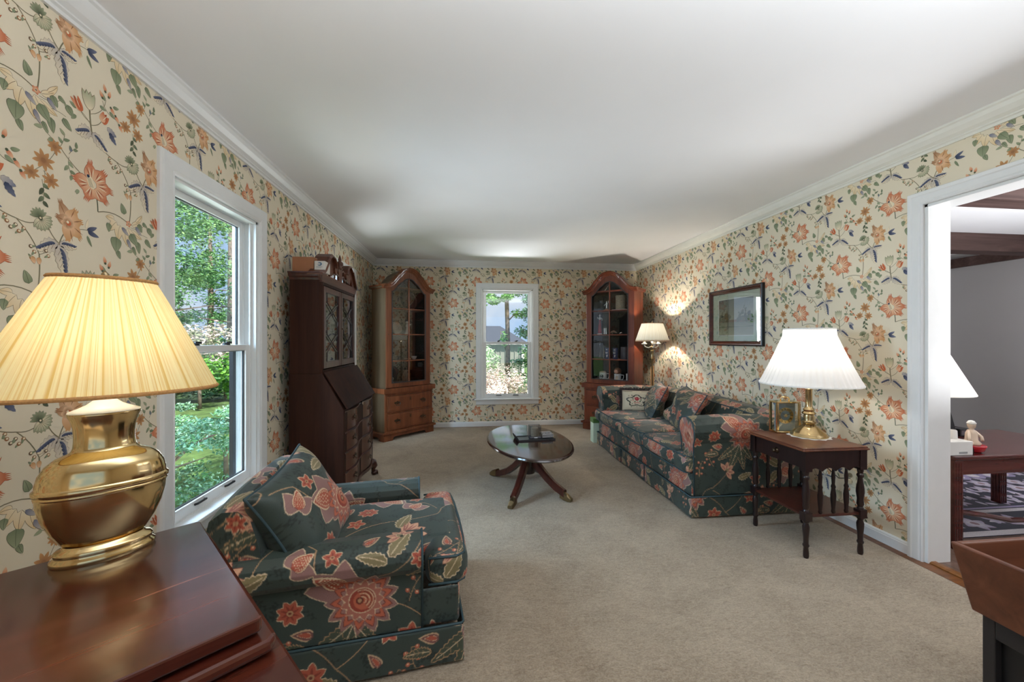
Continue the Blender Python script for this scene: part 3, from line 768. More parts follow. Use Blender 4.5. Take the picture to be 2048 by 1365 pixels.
moulding('baseboard_back', BS, (L, B), (R, B), (0, -1), M['white'], FL)
moulding('baseboard_right', BS, (R, D1[1] + .075), (R, B), (-1, 0), M['white'], FL)

def window(name, loc, rz, w, h, lift=True):
    o = struct(name, loc, rz)
    cas = [(0, 0), (0, -.012), (.008, -.017), (.016, -.014), (.024, -.018), (.078, -.022), (.088, -.020), (.092, -.012), (.092, 0)]
    mb = MB(); mb.sweep2([(-w/2, 0), (-w/2, h), (w/2, h), (w/2, 0)], cas, (0, 0, 0), (1, 0, 0), (0, 0, 1), (0, 1, 0))
    mb.build('casing', M['white'], o)
    mb = MB()   # jamb with tracks
    for s in (-1, 1):
        x = s * w / 2
        lo, hi = sorted((x, x - s * .016)); mb.box(lo, hi, 0, .14, 0, h)
        for y in (.028, .066, .108):
            lo, hi = sorted((x - s * .016, x - s * .030)); mb.box(lo, hi, y, y + .008, 0, h)
    mb.box(-w/2, w/2, 0, .14, h - .014, h); mb.box(-w/2, w/2, .03, .15, -.01, .006)
    mb.build('jamb', M['white'], o)
    mid = .835
    def sash(nm, y0, z0, z1, bot, top):
        e = .043; x = w/2 - .018
        mb = MB()
        mb.box(-x, -x + e, y0, y0 + .03, z0, z1); mb.box(x - e, x, y0, y0 + .03, z0, z1)
        mb.box(-x + e, x - e, y0, y0 + .03, z0, z0 + bot); mb.box(-x + e, x - e, y0, y0 + .03, z1 - top, z1)
        s = mb.build(nm, M['white'], o, bevel=.003)
        mb = MB()
        for a, b, c, d in ((-x+e-.001, -x+e+.004, z0+bot, z1-top), (x-e-.004, x-e+.001, z0+bot, z1-top), (-x+e, x-e, z0+bot-.001, z0+bot+.004), (-x+e, x-e, z1-top-.004, z1-top+.001)):
            mb.box(a, b, y0 + .012, y0 + .024, c, d)
        mb.build('gasket', M['black'], s)
        mb = MB(); mb.box(-x + e - .004, x - e + .004, y0 + .014, y0 + .018, z0 + bot - .004, z1 - top + .004)
        mb.build('pane', M['pane'], s); return s
    sash('upper_sash', .074, mid - .03, h - .014, .036, .034)
    ls = sash('lower_sash', .036, -.004, mid + .012, .062, .036)
    for x in (-.135, .135):
        mb = MB(); mb.lathe([(.019, 0), (.02, .008), (.012, .014)], 12, (x, .052, mid + .012)); mb.tube([(x, .052, mid + .026), (x + .012, .045, mid + .028), (x + .03, .042, mid + .026)], .006, 6)
        mb.build('sash_lock', M['black'], ls)
        mb = MB(); mb.tube([(x * .95 - .038, .036, .038), (x * .95 - .033, .022, .042), (x * .95 + .033, .022, .042), (x * .95 + .038, .036, .038)], .006, 6)
        mb.build('sash_lift', M['black'], ls)
    mb = MB(); mb.box(w/2 - .062, w/2 - .03, .112, .134, .01, mid)
    mb.build('screen_edge', M['black'], o)
    mb = MB(); mb.prism([(-w/2 - .115, -.048), (w/2 + .115, -.048), (w/2 + .115, 0), (w/2, 0), (w/2, .045), (-w/2, .045), (-w/2, 0), (-w/2 - .115, 0)], (0, 0, -.022), (1, 0, 0), (0, 1, 0), (0, 0, .022))
    mb.build('sill', M['white'], o, bevel=.006)
    mb = MB(); mb.prism([(0, 0), (.018, -.004), (.018, -.06), (.012, -.07), (0, -.072)], (-w/2 - .09, 0, -.022), (0, -1, 0), (0, 0, 1), (w + .18, 0, 0))
    mb.build('apron', M['white'], o)
    return o
window('window_1', (L, (W1[0]+W1[1])/2, W1[2]), PI/2, W1[1]-W1[0], W1[3]-W1[2])
window('window_2', (L, (W2[0]+W2[1])/2, W2[2]), PI/2, W2[1]-W2[0], W2[3]-W2[2])
window('window_3', ((W3[0]+W3[1])/2, B, W3[2]), 0, W3[1]-W3[0], W3[3]-W3[2])
# doorway to the family room
d = struct('door_1', (R, 0, 0))
cas = [(0, 0), (0, .011), (.006, .016), (.014, .013), (.022, .017), (.05, .019), (.056, .024), (.072, .024), (.078, .016), (.078, 0)]
mb = MB(); mb.sweep2([(-D1[1], FL), (-D1[1], D1[3]), (-D1[0], D1[3]), (-D1[0], FL)], cas, (0, 0, 0), (0, -1, 0), (0, 0, 1), (-1, 0, 0))
mb.build('casing', M['white'], d)
mb = MB(); mb.box(0, .15, D1[1] - .018, D1[1], FL, D1[3]); mb.box(0, .15, D1[0], D1[0] + .018, FL, D1[3]); mb.box(0, .15, D1[0], D1[1], D1[3] - .018, D1[3])
mb.build('jamb', M['white'], d, bevel=.002)
mb = MB(); mb.prism([(0, 0), (.0, .006), (.012, .012), (.038, .012), (.05, .004), (.05, 0)], (.01, D1[0], FL), (1, 0, 0), (0, 0, 1), (0, D1[1] - D1[0], 0))
mb.build('threshold', M['oak'], d)
# ---- family room beyond the doorway
FX, FB, FF = 6.62, 6.4, -2.2
simple('floor', M['fam_floor'], (R + .03, FX, FF, FB, FL - .1, FL + .001))
simple('ceiling', M['ceiling'], (R + .14, FX + .15, FF - .15, FB + .15, CEIL, CEIL + .15))
simple('wall_far', M['grey_wall'], (FX, FX + .12, FF, FB + .12, FL, CEIL))
simple('wall_far_back', M['grey_wall'], (R + .14, FX, FB, FB + .12, FL, CEIL))
simple('wall_far_front', M['grey_wall'], (R + .14, FX, FF - .12, FF, FL, CEIL))
simple('baseboard_far', M['beam'], (FX - .018, FX, FF, FB, FL, .10), bevel=.004)
simple('trim_4', M['beam'], (FX - .06, FX, FF, FB, 2.25, 2.37), bevel=.004)
for i, (y0, y1, z0) in enumerate(((3.74, 3.92, 2.245), (2.42, 2.60, 2.275), (5.1, 5.28, 2.245), (1.0, 1.18, 2.275))):
    simple('trim_%d' % (5 + i), M['beam'], (R + .14, FX - .06, y0, y1, z0, CEIL), bevel=.006)
def circ(r, n=12, c=(0, 0)): return [(c[0] + r * math.cos(i * 2 * PI / n), c[1] + r * math.sin(i * 2 * PI / n)) for i in range(n)]
def bail_pull(parent, x, y, z, w=.075, mat='dark_brass', axis='y'):
    """drop handle on a face whose outward normal is -y (local) or +x"""
    mb = MB()
    pl = [(-w*.5, 0), (-w*.38, w*.16), (-w*.2, w*.12), (0, w*.30), (w*.2, w*.12), (w*.38, w*.16), (w*.5, 0), (w*.34, -w*.14), (w*.15, -w*.08), (0, -w*.24), (-w*.15, -w*.08), (-w*.34, -w*.14)]
    if axis == 'y':
        mb.prism(pl, (x, y, z), (1, 0, 0), (0, 0, 1), (0, -.003, 0))
        q = [(x - w*.36, y - .003, z), (x - w*.36, y - .014, z - .004), (x - w*.30, y - .016, z - w*.28), (x, y - .016, z - w*.36), (x + w*.30, y - .016, z - w*.28), (x + w*.36, y - .014, z - .004), (x + w*.36, y - .003, z)]
    else:
        mb.prism(pl, (x, y, z), (0, 1, 0), (0, 0, 1), (.003, 0, 0))
        q = [(x + .003, y - w*.36, z), (x + .014, y - w*.36, z - .004), (x + .016, y - w*.30, z - w*.28), (x + .016, y, z - w*.36), (x + .016, y + w*.30, z - w*.28), (x + .014, y + w*.36, z - .004), (x + .003, y + w*.36, z)]
    mb.tube(q, .0035, 6)
    return mb.build('pull', M[mat], parent)

# ------------------------------------------------------------------ secretary desk
sec = thing('secretary_desk', 'dark mahogany slant-front secretary with glazed hutch and pierced swan-neck pediment against left wall', 'desk', (L + .075, 3.48, 0)); sec.scale = (.87, 1, 1)
HW = .455
mb = MB(); mb.prism([(0, .13), (.435, .13), (.435, .765), (.262, 1.03), (0, 1.03)], (0, -HW, 0), (1, 0, 0), (0, 0, 1), (0, 2*HW, 0))
mb.build('carcass', M['mahog_y'], sec, bevel=.003)
s0, s1 = np.array((.452, .762)), np.array((.262, 1.034)); dd = (s1 - s0); nn = np.array((dd[1], -dd[0])); nn /= np.linalg.norm(nn)
mb = MB(); mb.prism([tuple(s0), tuple(s1), tuple(s1 + nn * .016), tuple(s0 + nn * .018)], (0, -HW + .02, 0), (1, 0, 0), (0, 0, 1), (0, 2*HW - .04, 0))
lid = mb.build('slant_lid', M['mahog_y'], sec, bevel=.004)
mb = MB(); mb.prism(circ(.013, 10), (.437, .0, .745), (0, 1, 0), (0, 0, 1), (.022, 0, 0)); mb.build('keyhole_plate', M['silver'], lid, smooth=False)
def front(y): return .447 - .015 * math.cos(4 * PI * y / .91) - .004
for k, (z0, z1) in enumerate(((.597, .742), (.447, .587), (.300, .437), (.152, .290))):
    ys = np.linspace(-HW + .035, HW - .035, 33)
    poly = [(front(y) + .006 * (k - 1) * .5, y) for y in ys] + [(.40, HW - .035), (.40, -HW + .035)]
    mb = MB(); mb.prism(poly, (0, 0, z0), (1, 0, 0), (0, 1, 0), (0, 0, z1 - z0))
    dr = mb.build('drawer', M['mahog_x'], sec, bevel=.003)
    for y in (-.235, .235): bail_pull(dr, front(y) + .006 * (k - 1) * .5, y, (z0 + z1) / 2 + .01, .07, 'dark_brass', 'x')
for z in (.592, .442, .295, .143, .748):
    ys = np.linspace(-HW + .012, HW - .012, 41)
    mb = MB(); mb.prism([(front(y) + .013, y) for y in ys] + [(.42, HW - .012), (.42, -HW + .012)], (0, 0, z - .0045), (1, 0, 0), (0, 1, 0), (0, 0, .009))
    mb.build('rail', M['mahog'], sec)
ys = np.linspace(-HW - .005, HW + .005, 41)
mb = MB(); mb.prism([(front(y) + .016, y) for y in ys] + [(.40, HW), (.40, -HW)], (0, 0, .118), (1, 0, 0), (0, 1, 0), (0, 0, .022))
mb.build('base_moulding', M['mahog'], sec, bevel=.004)
for sx in (0, 1):
    for sy in (-1, 1):
        x = .435 if sx else .05; y = sy * .42; dx = 1 if sx else -.0
        mb = MB()
        mb.tube([(x - .02*dx, y - sy*.02, .13), (x + .012*dx, y + sy*.012, .105), (x + .022*dx, y + sy*.022, .085), (x + .010*dx, y + sy*.010, .055), (x + .014*dx, y + sy*.014, .035)], [.040, .042, .034, .021, .024], 10)
        mb.lathe([(.014, 0), (.030, .006), (.034, .020), (.028, .034), (.01, .042)], 12, (x + .020*dx, y + sy*.020, .0))
        for a in (-.8, 0, .8):
            b = math.atan2(sy, max(dx, .3)) + a
            mb.tube([(x + .014*dx, y + sy*.014, .045), (x + .02*dx + .034*math.cos(b), y + .02*sy + .034*math.sin(b), .028), (x + .02*dx + .036*math.cos(b), y + .02*sy + .036*math.sin(b), .004)], [.010, .009, .006], 6)
        mb.build('foot', M['mahog'], sec, smooth=True)
# hutch
HH = .445
mb = MB()
mb.prism([(0, -HH), (.232, -HH), (.255, -HH + .022), (.255, -HH + .034), (.225, -HH + .034), (.225, -HH + .018), (0, -HH + .018)], (0, 0, 1.03), (1, 0, 0), (0, 1, 0), (0, 0, .68))
mb.prism([(0, HH), (.232, HH), (.255, HH - .022), (.255, HH - .034), (.225, HH - .034), (.225, HH - .018), (0, HH - .018)], (0, 0, 1.03), (1, 0, 0), (0, 1, 0), (0, 0, .68))
mb.box(.0, .25, -HH + .01, HH - .01, 1.03, 1.055); mb.box(0, .25, -HH + .01, HH - .01, 1.68, 1.71); mb.box(0, .012, -HH + .01, HH - .01, 1.05, 1.69)
mb.build('hutch', M['mahog_y'], sec, bevel=.002)
for z in (1.25, 1.46):
    mb = MB(); mb.box(.012, .21, -HH + .02, HH - .02, z, z + .014); mb.build('shelf', M['mahog'], sec)
def door_lattice(w, h):
    pts = lambda s: [(-s*.40*w, h*.5), (-s*.40*w, h*.36), (s*.40*w, h*.10), (s*.40*w, -h*.10), (-s*.40*w, -h*.36), (-s*.40*w, -h*.5)]
    return [pts(1), pts(-1)]
for s in (-1, 1):
    yc = s * .205; w, h = .40, .61; zc = 1.368; fr = .042
    mb = MB()
    x0, x1 = .236, .258
    mb.box(x0, x1, yc - w/2, yc - w/2 + fr, zc - h/2, zc + h/2); mb.box(x0, x1, yc + w/2 - fr, yc + w/2, zc - h/2, zc + h/2)
    mb.box(x0, x1, yc - w/2 + fr, yc + w/2 - fr, zc - h/2, zc - h/2 + fr + .008); mb.box(x0, x1, yc - w/2 + fr, yc + w/2 - fr, zc + h/2 - fr, zc + h/2)
    dr = mb.build('door', M['mahog'], sec, bevel=.003)
    mb = MB()
    for q in door_lattice(w - 2*fr, h - 2*fr): mb.tube([(x1 - .004, yc + a, zc + b) for a, b in q], .0052, 4)
    mb.build('lattice', M['black_wood'], dr)
    mb = MB(); mb.box(x0 + .006, x0 + .009, yc - w/2 + fr - .004, yc + w/2 - fr + .004, zc - h/2 + fr, zc + h/2 - fr + .004); mb.build('pane', M['cab_pane'], dr)
    if s > 0:
        mb = MB(); mb.tube([(x1, .022, zc), (x1 + .014, .022, zc)], .006, 8); mb.build('key', M['dark_brass'], dr)
# cornice and pediment
CP = [(0, 0), (.004, .004), (.008, .018), (.020, .028), (.026, .044), (.034, .050), (.034, .058), (0, .058)]
mb = MB(); mb.sweep2([(0, -HH), (.252, -HH)], [(-n, z) for n, z in CP], (0, 0, 1.708), (1, 0, 0), (0, 1, 0), (0, 0, 1))
mb.sweep2([(.252, HH), (0, HH)], [(-n, z) for n, z in CP], (0, 0, 1.708), (1, 0, 0), (0, 1, 0), (0, 0, 1))
mb.box(0, .255, -HH, HH, 1.71, 1.755)
mb.build('cornice', M['mahog'], sec)
horn = [(-.475, 1.752), (-.445, 1.762), (-.405, 1.785), (-.36, 1.835), (-.31, 1.895), (-.255, 1.925), (-.20, 1.918), (-.165, 1.885), (-.155, 1.845)]
for s in (-1, 1):
    mb = MB()
    mb.prism([(s * a, b - .012) for a, b in horn] + [(s * -.20, 1.79), (s * -.25, 1.765), (s * -.28, 1.79), (s * -.29, 1.83), (s * -.32, 1.80), (s * -.335, 1.755), (s * -.30, 1.71), (s * -.45, 1.71)], (.236, 0, 0), (0, 1, 0), (0, 0, 1), (.018, 0, 0))
    mb.sweep2([(s * a, b) for a, b in horn], [(-.012, 0), (-.012, .02), (0, .034), (.008, .030), (.008, -.10), (-.012, -.10)] if s < 0 else [(.012, 0), (.012, .02), (0, .034), (-.008, .030), (-.008, -.10), (.012, -.10)], (.25, 0, 0), (0, 1, 0), (0, 0, 1), (1, 0, 0))
    mb.prism(circ(.030, 14, (s * -.152, 1.83)), (.236, 0, 0), (0, 1, 0), (0, 0, 1), (.030, 0, 0))
    mb.build('pediment_scroll', M['mahog_ped'], sec)
mb = MB(); mb.box(.236, .256, -.44, .44, 1.70, 1.762); mb.box(.236, .254, -.045, .045, 1.75, 1.86)
for s in (-1, 1):
    mb.tube([(.246, s*.045, 1.80), (.246, s*.09, 1.815), (.246, s*.13, 1.79), (.246, s*.17, 1.80), (.246, s*.22, 1.78)], .008, 6)
    mb.tube([(.246, s*.045, 1.84), (.246, s*.085, 1.862), (.246, s*.125, 1.845)], .008, 6); mb.tube([(.246, s*.13, 1.79), (.246, s*.14, 1.762)], .008, 6)
mb.build('pediment_fret', M['mahog_ped'], sec, bevel=.002)
mb = MB(); mb.lathe([(.02, 0), (.026, .012), (.014, .022), (.032, .042), (.030, .060), (.012, .076), (.016, .084), (.010, .108), (.001, .128)], 16, (.246, 0, 1.858)); mb.build('finial', M['mahog_ped'], sec, smooth=True)

def carton(name, label, cat, loc, rz, s, mat, tape=None):
    t = thing(name, label, cat, loc, rz)
    mb = MB(); mb.box(-s[0]/2, s[0]/2, -s[1]/2, s[1]/2, 0, s[2]); mb.build('body', mat, t, bevel=.003)
    return t
CT = 1.768
M['kraft'] = plain('brown_cardboard', lin(166,112,78), .8, mottle=.05)
M['boxwhite'] = plain('white_card', lin(214,206,196), .6, mottle=.05)
M['blue_ink'] = plain('blue_ink', lin(70,110,140), .5); M['grey_ink'] = plain('grey_ink', lin(150,150,150), .6)
bx = carton('cardboard_box', 'plain brown cardboard box on top of the dark secretary', 'box', (L + .155, 3.135, CT), 0, (.15, .13, .115), M['kraft'])
mb = MB(); mb.box(-.0751, .0751, -.022, .022, .1145, .1158); mb.build('tape', M['boxwhite'], bx)
bx = carton('printed_box', 'small white box with blue swirl logo beside the brown carton on the secretary', 'box', (L + .275, 3.112, CT), .0, (.075, .11, .085), M['boxwhite'])
mb = MB(); mb.tube([(.014*math.cos(a) - .002, -.0556, .062 + .010*math.sin(a)) for a in np.linspace(-2.6, 2.4, 12)], [.001+.0035*math.sin(i/11*PI) for i in range(12)], 5); mb.build('logo', M['blue_ink'], bx)
mb = MB(); mb.box(-.024, .020, -.0556, -.0549, .040, .043); mb.box(-.024, .012, -.0556, -.0549, .033, .0352); mb.build('print', M['grey_ink'], bx)

# ------------------------------------------------------------------ glazed corner cabinets
arch = [(-.40, 1.962), (-.355, 1.966), (-.31, 1.980), (-.265, 2.012), (-.222, 2.062), (-.185, 2.105), (-.158, 2.122), (-.148, 2.136), (-.118, 2.168), (-.075, 2.192), (-.03, 2.204), (0, 2.206)]
arch = arch + [(-a, b) for a, b in arch[::-1][1:]]
garch = [(-.268, 1.895), (-.240, 1.906), (-.205, 1.938), (-.170, 1.980), (-.135, 2.012), (-.098, 2.036), (-.085, 2.050), (-.05, 2.072), (0, 2.082)]
garch = garch + [(-a, b) for a, b in garch[::-1][1:]]
def corner_cabinet(loc, rz, label, wd, side):
    t = thing('display_cabinet', label, 'cabinet', loc, rz, None)
    D = .345
    mb = MB(); W = .40     # plinth with bracket feet
    pl = [(-W, 0), (-W, .105), (W, .105), (W, 0), (W - .13, 0), (W - .135, .02), (W - .15, .038), (W - .17, .045), (-W + .17, .045), (-W + .15, .038), (-W + .135, .02), (-W + .13, 0)]
    mb.prism(pl, (0, -.005, 0), (1, 0, 0), (0, 0, 1), (0, .022, 0))
    ps = [(0, 0), (0, .105), (D - .02, .105), (D - .02, 0), (D - .10, 0), (D - .12, .04), (.12, .04), (.10, 0)]
    for x in (-W, W - .02): mb.prism(ps, (x, .0, 0), (0, 1, 0), (0, 0, 1), (.02, 0, 0))
    mb.sweep2([(-W - .001, D - .02), (-W - .001, -.006), (W + .001, -.006), (W + .001, D - .02)], [(0, .09), (.006, .092), (.006, .104), (-.006, .118), (-.02, .118), (-.02, .09)][::1], (0, 0, 0), (1, 0, 0), (0, 1, 0), (0, 0, 1))
    mb.build('plinth', wd, t, bevel=.003)
    W = .378
    mb = MB(); mb.box(-W, W, .012, D, .10, .60); mb.build('base_case', side, t, bevel=.002)
    mb = MB(); mb.box(-W, -W + .032, .0, .02, .11, .60); mb.box(W - .032, W, .0, .02, .11, .60)
    for z0, z1 in ((.11, .13), (.342, .36), (.565, .60)): mb.box(-W + .032, W - .032, .0, .02, z0, z1)
    mb.build('face_frame', wd, t, bevel=.002)
    for z0, z1 in ((.136, .338), (.364, .561)):
        mb = MB(); mb.box(-W + .036, W - .036, -.010, .02, z0, z1)
        mb.box(-W + .055, W - .055, -.014, -.008, z0 + .02, z1 - .02)
        dr = mb.build('drawer', wd, t, bevel=.004)
        for x in (-.205, .205): bail_pull(dr, x, -.014, (z0 + z1)/2 + .008, .095)
        mb = MB(); mb.prism([(0, .022), (.012, .012), (.008, -.004), (.010, -.02), (-.010, -.02), (-.008, -.004), (-.012, .012)], (0, -.014, (z0+z1)/2 + .045), (1, 0, 0), (0, 0, 1), (0, -.002, 0)); mb.build('escutcheon', M['dark_brass'], dr)
    mb = MB(); mb.sweep2([(-W, D), (-W, .0), (W, .0), (W, D)], [(-.03, .60), (.016, .60), (.022, .612), (.020, .624), (.006, .634), (.0, .646), (-.008, .662), (-.03, .662)], (0, 0, 0), (1, 0, 0), (0, 1, 0), (0, 0, 1))
    mb.box(-W, W, 0.0, D, .60, .640); mb.build('waist_moulding', wd, t)
    U = .352; y0 = .025      # upper case
    for s in (-1, 1):
        mb = MB(); a, b = sorted((s * U, s * (U - .018))); mb.box(a, b, y0, D - .01, .655, 1.985); mb.build('side_panel', side, t, bevel=.002)
    mb = MB(); mb.box(-U + .016, U - .016, D - .024, D - .012, .655, 2.0)
    mb.prism([(-U + .02, 1.98)] + [(a * .84, b - .035) for a, b in arch] + [(U - .02, 1.98)], (0, D - .024, 0), (1, 0, 0), (0, 0, 1), (0, .012, 0)); mb.build('back_panel', M['cab_in'], t)
    mb = MB()
    for s in (-1, 1):
        a, b = sorted((s * (U - .019), s * (U - .022))); mb.box(a, b, y0 + .02, D - .024, .66, 1.97)
    mb.build('lining', M['cab_in'], t)
    for z in (.712, 1.006, 1.350, 1.684):
        mb = MB(); mb.box(-U + .018, U - .018, y0 + .03, D - .024, z - .014, z); mb.build('shelf', wd, t)
    # arched door
    ht = [(a * .93, b - .026) for a, b in arch]
    half = lambda s: [(s * a, b) for a, b in [(-U, .665), (-U, 1.955)] + [q for q in ht if q[0] <= .0001] + [(0, 2.082)] + [q for q in garch if q[0] <= 0][::-1][1:] + [(-.268, .725), (0, .725), (0, .665)]]
    mb = MB()
    for s in (1, -1): mb.prism(half(s), (0, y0 - .012, 0), (1, 0, 0), (0, 0, 1), (0, .024, 0))
    dr = mb.build('door', wd, t, bevel=.003)
    mb = MB(); mb.box(-.006, .006, y0 - .014, y0 + .008, .722, 2.084)
    for z in (1.006, 1.350, 1.684): mb.box(-.27, .27, y0 - .012, y0 + .008, z - .009, z + .003)
    mb.build('muntin', wd, dr, bevel=.002)
    mb = MB(); mb.prism([(-.271, .722)] + [(a * 1.01, b + .003) for a, b in garch] + [(.271, .722)], (0, y0 + .003, 0), (1, 0, 0), (0, 0, 1), (0, .003, 0)); mb.build('pane', (M['cab_pane'] if rz > 0 else M['cab_pane_low_refl']), dr)
    mb = MB(); mb.sweep2([(-.268, .725)] + garch + [(.268, .725)], [(.004, -.004), (-.008, -.004), (-.008, .004), (.004, .004)], (0, y0 - .014, 0), (1, 0, 0), (0, 0, 1), (0, 1, 0), closed=True); mb.build('bead', M['dark_stand'], dr)
    mb = MB(); mb.prism(circ(.007, 8), (-.318, y0 - .012, 1.345), (1, 0, 0), (0, 0, 1), (0, -.002, 0)); mb.build('keyhole', M['dark_brass'], dr)
    # hood and cornice
    mb = MB()
    lo = [(a, b) for a, b in arch]
    n = len(lo); V = []
    for k, (y, sc, dz) in enumerate(((y0 + .0, 1., 0), (D * .6, .97, -.006), (D, .93, -.03))):
        V += [(a * (sc if k else 1), y, 1.955 + (b - 1.955) * (1 - .0 * k) + dz) for a, b in lo]
    mb.add(V, gridfaces(3, n)); mb.box(-.385, .385, y0, D, 1.94, 1.962)
    mb.build('hood', side, t, smooth=True, sharp=50)
    mb = MB(); mb.sweep2(arch, [(-.044, .0), (-.044, -.010), (-.034, -.014), (-.030, -.022), (-.020, -.024), (-.014, -.036), (-.004, -.042), (.0, -.054), (.008, -.058), (.014, -.052), (.014, .03), (-.005, .03)], (0, y0 - .008, 0), (1, 0, 0), (0, 0, 1), (0, 1, 0))
    for s in (-1, 1):
        mb.prism([(0, .0), (.012, .004), (.022, .02), (.036, .026), (.046, .036), (.046, .044), (0, .044)], (s * (U), y0 - .015, 1.930), (s, 0, 0), (0, 0, 1), (0, D - y0 + .0, 0))
    mb.build('cornice', wd, t)
    return t
CL = corner_cabinet((-.735, 5.398, 0), PI/4, 'brown arched glass-door display cabinet standing in the left rear corner', M['cherry'], M['cherry_side'])
CRt = corner_cabinet((1.955, 5.318, 0), -PI/4, 'reddish arched glass-door display cabinet standing in the right rear corner behind the sofa', M['cherry_red'], M['cherry_red'])
def incab(c, x, y, z):
    a = c.rotation_euler[2]; return (c.location[0] + x * math.cos(a) - y * math.sin(a), c.location[1] + x * math.sin(a) + y * math.cos(a), z)
def turned(name, label, cat, loc, prof, mat, group=None, seg=20, sx=1., sy=1., rz=0., smooth=True):
    t = MB(); t.lathe(prof, seg, (0, 0, 0), sx, sy); o = t.build(name, mat, None, smooth, sharp=40)
    o.location = loc; o.rotation_euler = (0, 0, rz); return tag(o, label, cat, group)
# left cabinet contents
t = thing('serving_plate', 'large black glossy plate standing on the top shelf of the left cabinet', 'plate', incab(CL, .13, .20, 1.685), PI/4)
mb = MB(); mb.lathe([(.0, .012), (.09, .010), (.135, 0.), (.138, .006), (.09, .018), (0, .020)], 32); mb.xf(Matrix.Translation((0, 0, .135)) @ Matrix.Rotation(1.38, 4, 'X')); mb.build('plate', M['black'], t, smooth=True)
mb = MB(); mb.box(-.05, .05, -.03, .04, 0, .008); mb.build('stand', M['dark_stand'], t)
t = thing('dancer_figurine', 'white porcelain figurine with outstretched arm in the left cabinet', 'figurine', incab(CL, .075, .16, 1.351), PI/4)
mb = MB(); mb.lathe([(.034, 0), (.036, .006), (.026, .03), (.018, .07), (.014, .10), (.019, .12), (.016, .135), (.006, .142), (.006, .148)], 16); mb.lathe([(.004, .146), (.015, .152), (.017, .163), (.012, .176), (.002, .180)], 12)
mb.tube([(.012, 0, .128), (.032, -.005, .128), (.058, -.008, .136)], [.007, .006, .005], 8); mb.tube([(-.012, 0, .128), (-.026, -.008, .11), (-.016, -.016, .095)], [.007, .006, .004], 8); mb.build('body', M['porcelain'], t, smooth=True)
M['pinkplate'] = plain('cream_china', lin(206,184,164), .25, mottle=.1)
t = thing('china_plate', 'pale plate leaning behind the white figurine in the left cabinet', 'plate', incab(CL, -.03, .26, 1.351), PI/4)
mb = MB(); mb.lathe([(0, .006), (.06, .005), (.088, 0), (.09, .004), (.06, .010), (0, .011)], 28); mb.xf(Matrix.Translation((0, 0, .088)) @ Matrix.Rotation(1.35, 4, 'X')); mb.build('plate', M['pinkplate'], t, smooth=True)
turned('china_bowl', 'small white bowl on the lower middle shelf of the left cabinet', 'bowl', incab(CL, .165, .13, 1.007), [(.018, 0), (.020, .006), (.034, .02), (.042, .045), (.040, .045), (.030, .02), (0, .012)], M['porcelain'])
turned('saucer', 'pale saucer beside the small bowl in the left cabinet', 'dish', incab(CL, .055, .13, 1.007), [(.02, 0), (.045, .012), (.052, .02), (.045, .016), (0, .006)], M['pinkplate'])
for k in range(3): turned('dinner_plate', ('dark green plate at the bottom of the plate pile in the left cabinet', 'middle dark green plate of the pile in the left cabinet', 'topmost dark green plate of the pile in the left cabinet')[k], 'plate', incab(CL, .18, .15, 0.713 + k * .014), [(.045, 0), (.07, .006), (.09, .013), (.088, .014), (.06, .008), (0, .006)], M['cab_in'], 'plates piled in the left cabinet')
M['brownceramic'] = plain('brown_ceramic', lin(140,116,100), .35, mottle=.15)
t = thing('pitcher', 'brown ceramic pitcher on the bottom shelf of the left cabinet', 'pitcher', incab(CL, .055, .17, .713), PI/4)
mb = MB(); mb.lathe([(.032, 0), (.042, .02), (.046, .06), (.034, .10), (.024, .13), (.030, .155), (.027, .155), (.02, .13), (0, .03)], 20); mb.build('body', M['brownceramic'], t, smooth=True)
mb = MB(); mb.tube([(.026, 0, .145), (.055, 0, .135), (.06, 0, .10), (.042, 0, .07)], .006, 8); mb.build('handle', M['brownceramic'], t, smooth=True)
t = thing('seated_figurine', 'cream figurine on round white base at lower left in the left cabinet', 'figurine', incab(CL, -.20, .14, .713), PI/4)
mb = MB(); mb.lathe([(.04, 0), (.042, .008), (.03, .014), (0, .014)], 16); mb.build('base', M['porcelain'], t)
mb = MB(); mb.lathe([(.028, .012), (.032, .03), (.02, .06), (.022, .08), (.008, .095), (.014, .105), (.014, .118), (.002, .128)], 14); mb.tube([(.02, 0, .08), (.035, -.012, .06), (.02, -.024, .045)], .006, 6); mb.build('body', M['pinkplate'], t, smooth=True)
# right cabinet contents
t = thing('glass_goblet', 'clear stemmed goblet on the top shelf of the right cabinet', 'glass', incab(CRt, -.19, .15, 1.685), 0)
mb = MB(); mb.lathe([(.03, 0), (.028, .004), (.005, .008), (.004, .07), (.012, .085), (.030, .105), (.034, .14), (.032, .16), (.030, .16), (.030, .14), (.02, .105), (0, .09)], 18); mb.build('bowl', M['clear'], t, smooth=True)
t = thing('silver_figurine', 'silver figurine on a wooden block in the right cabinet', 'figurine', incab(CRt, -.095, .13, 1.685), -PI/4)
mb = MB(); mb.box(-.036, .036, -.026, .026, 0, .02); mb.build('base', M['kraft'], t, bevel=.002)
mb = MB(); mb.lathe([(.02, .02), (.012, .05), (.016, .08), (.02, .10), (.008, .118), (.012, .13), (.002, .146)], 12); mb.tube([(.012, 0, .10), (.03, -.01, .12), (.028, -.012, .15)], .005, 6); mb.tube([(-.012, 0, .10), (-.028, -.01, .085), (-.03, -.01, .06)], .005, 6); mb.build('body', M['silver'], t, smooth=True)
M['canister'] = plain('woven_canister', lin(150,136,116), .6, mottle=.2, sc=60, bmp=.4)
t = thing('canister', 'tall grey-brown cylindrical canister on a dark book in the right cabinet', 'canister', incab(CRt, .095, .17, 1.699), 0)
mb = MB(); mb.lathe([(.066, 0), (.068, .005), (.068, .165), (.066, .17), (0, .17)], 28); mb.build('body', M['canister'], t, smooth=True, sharp=40)
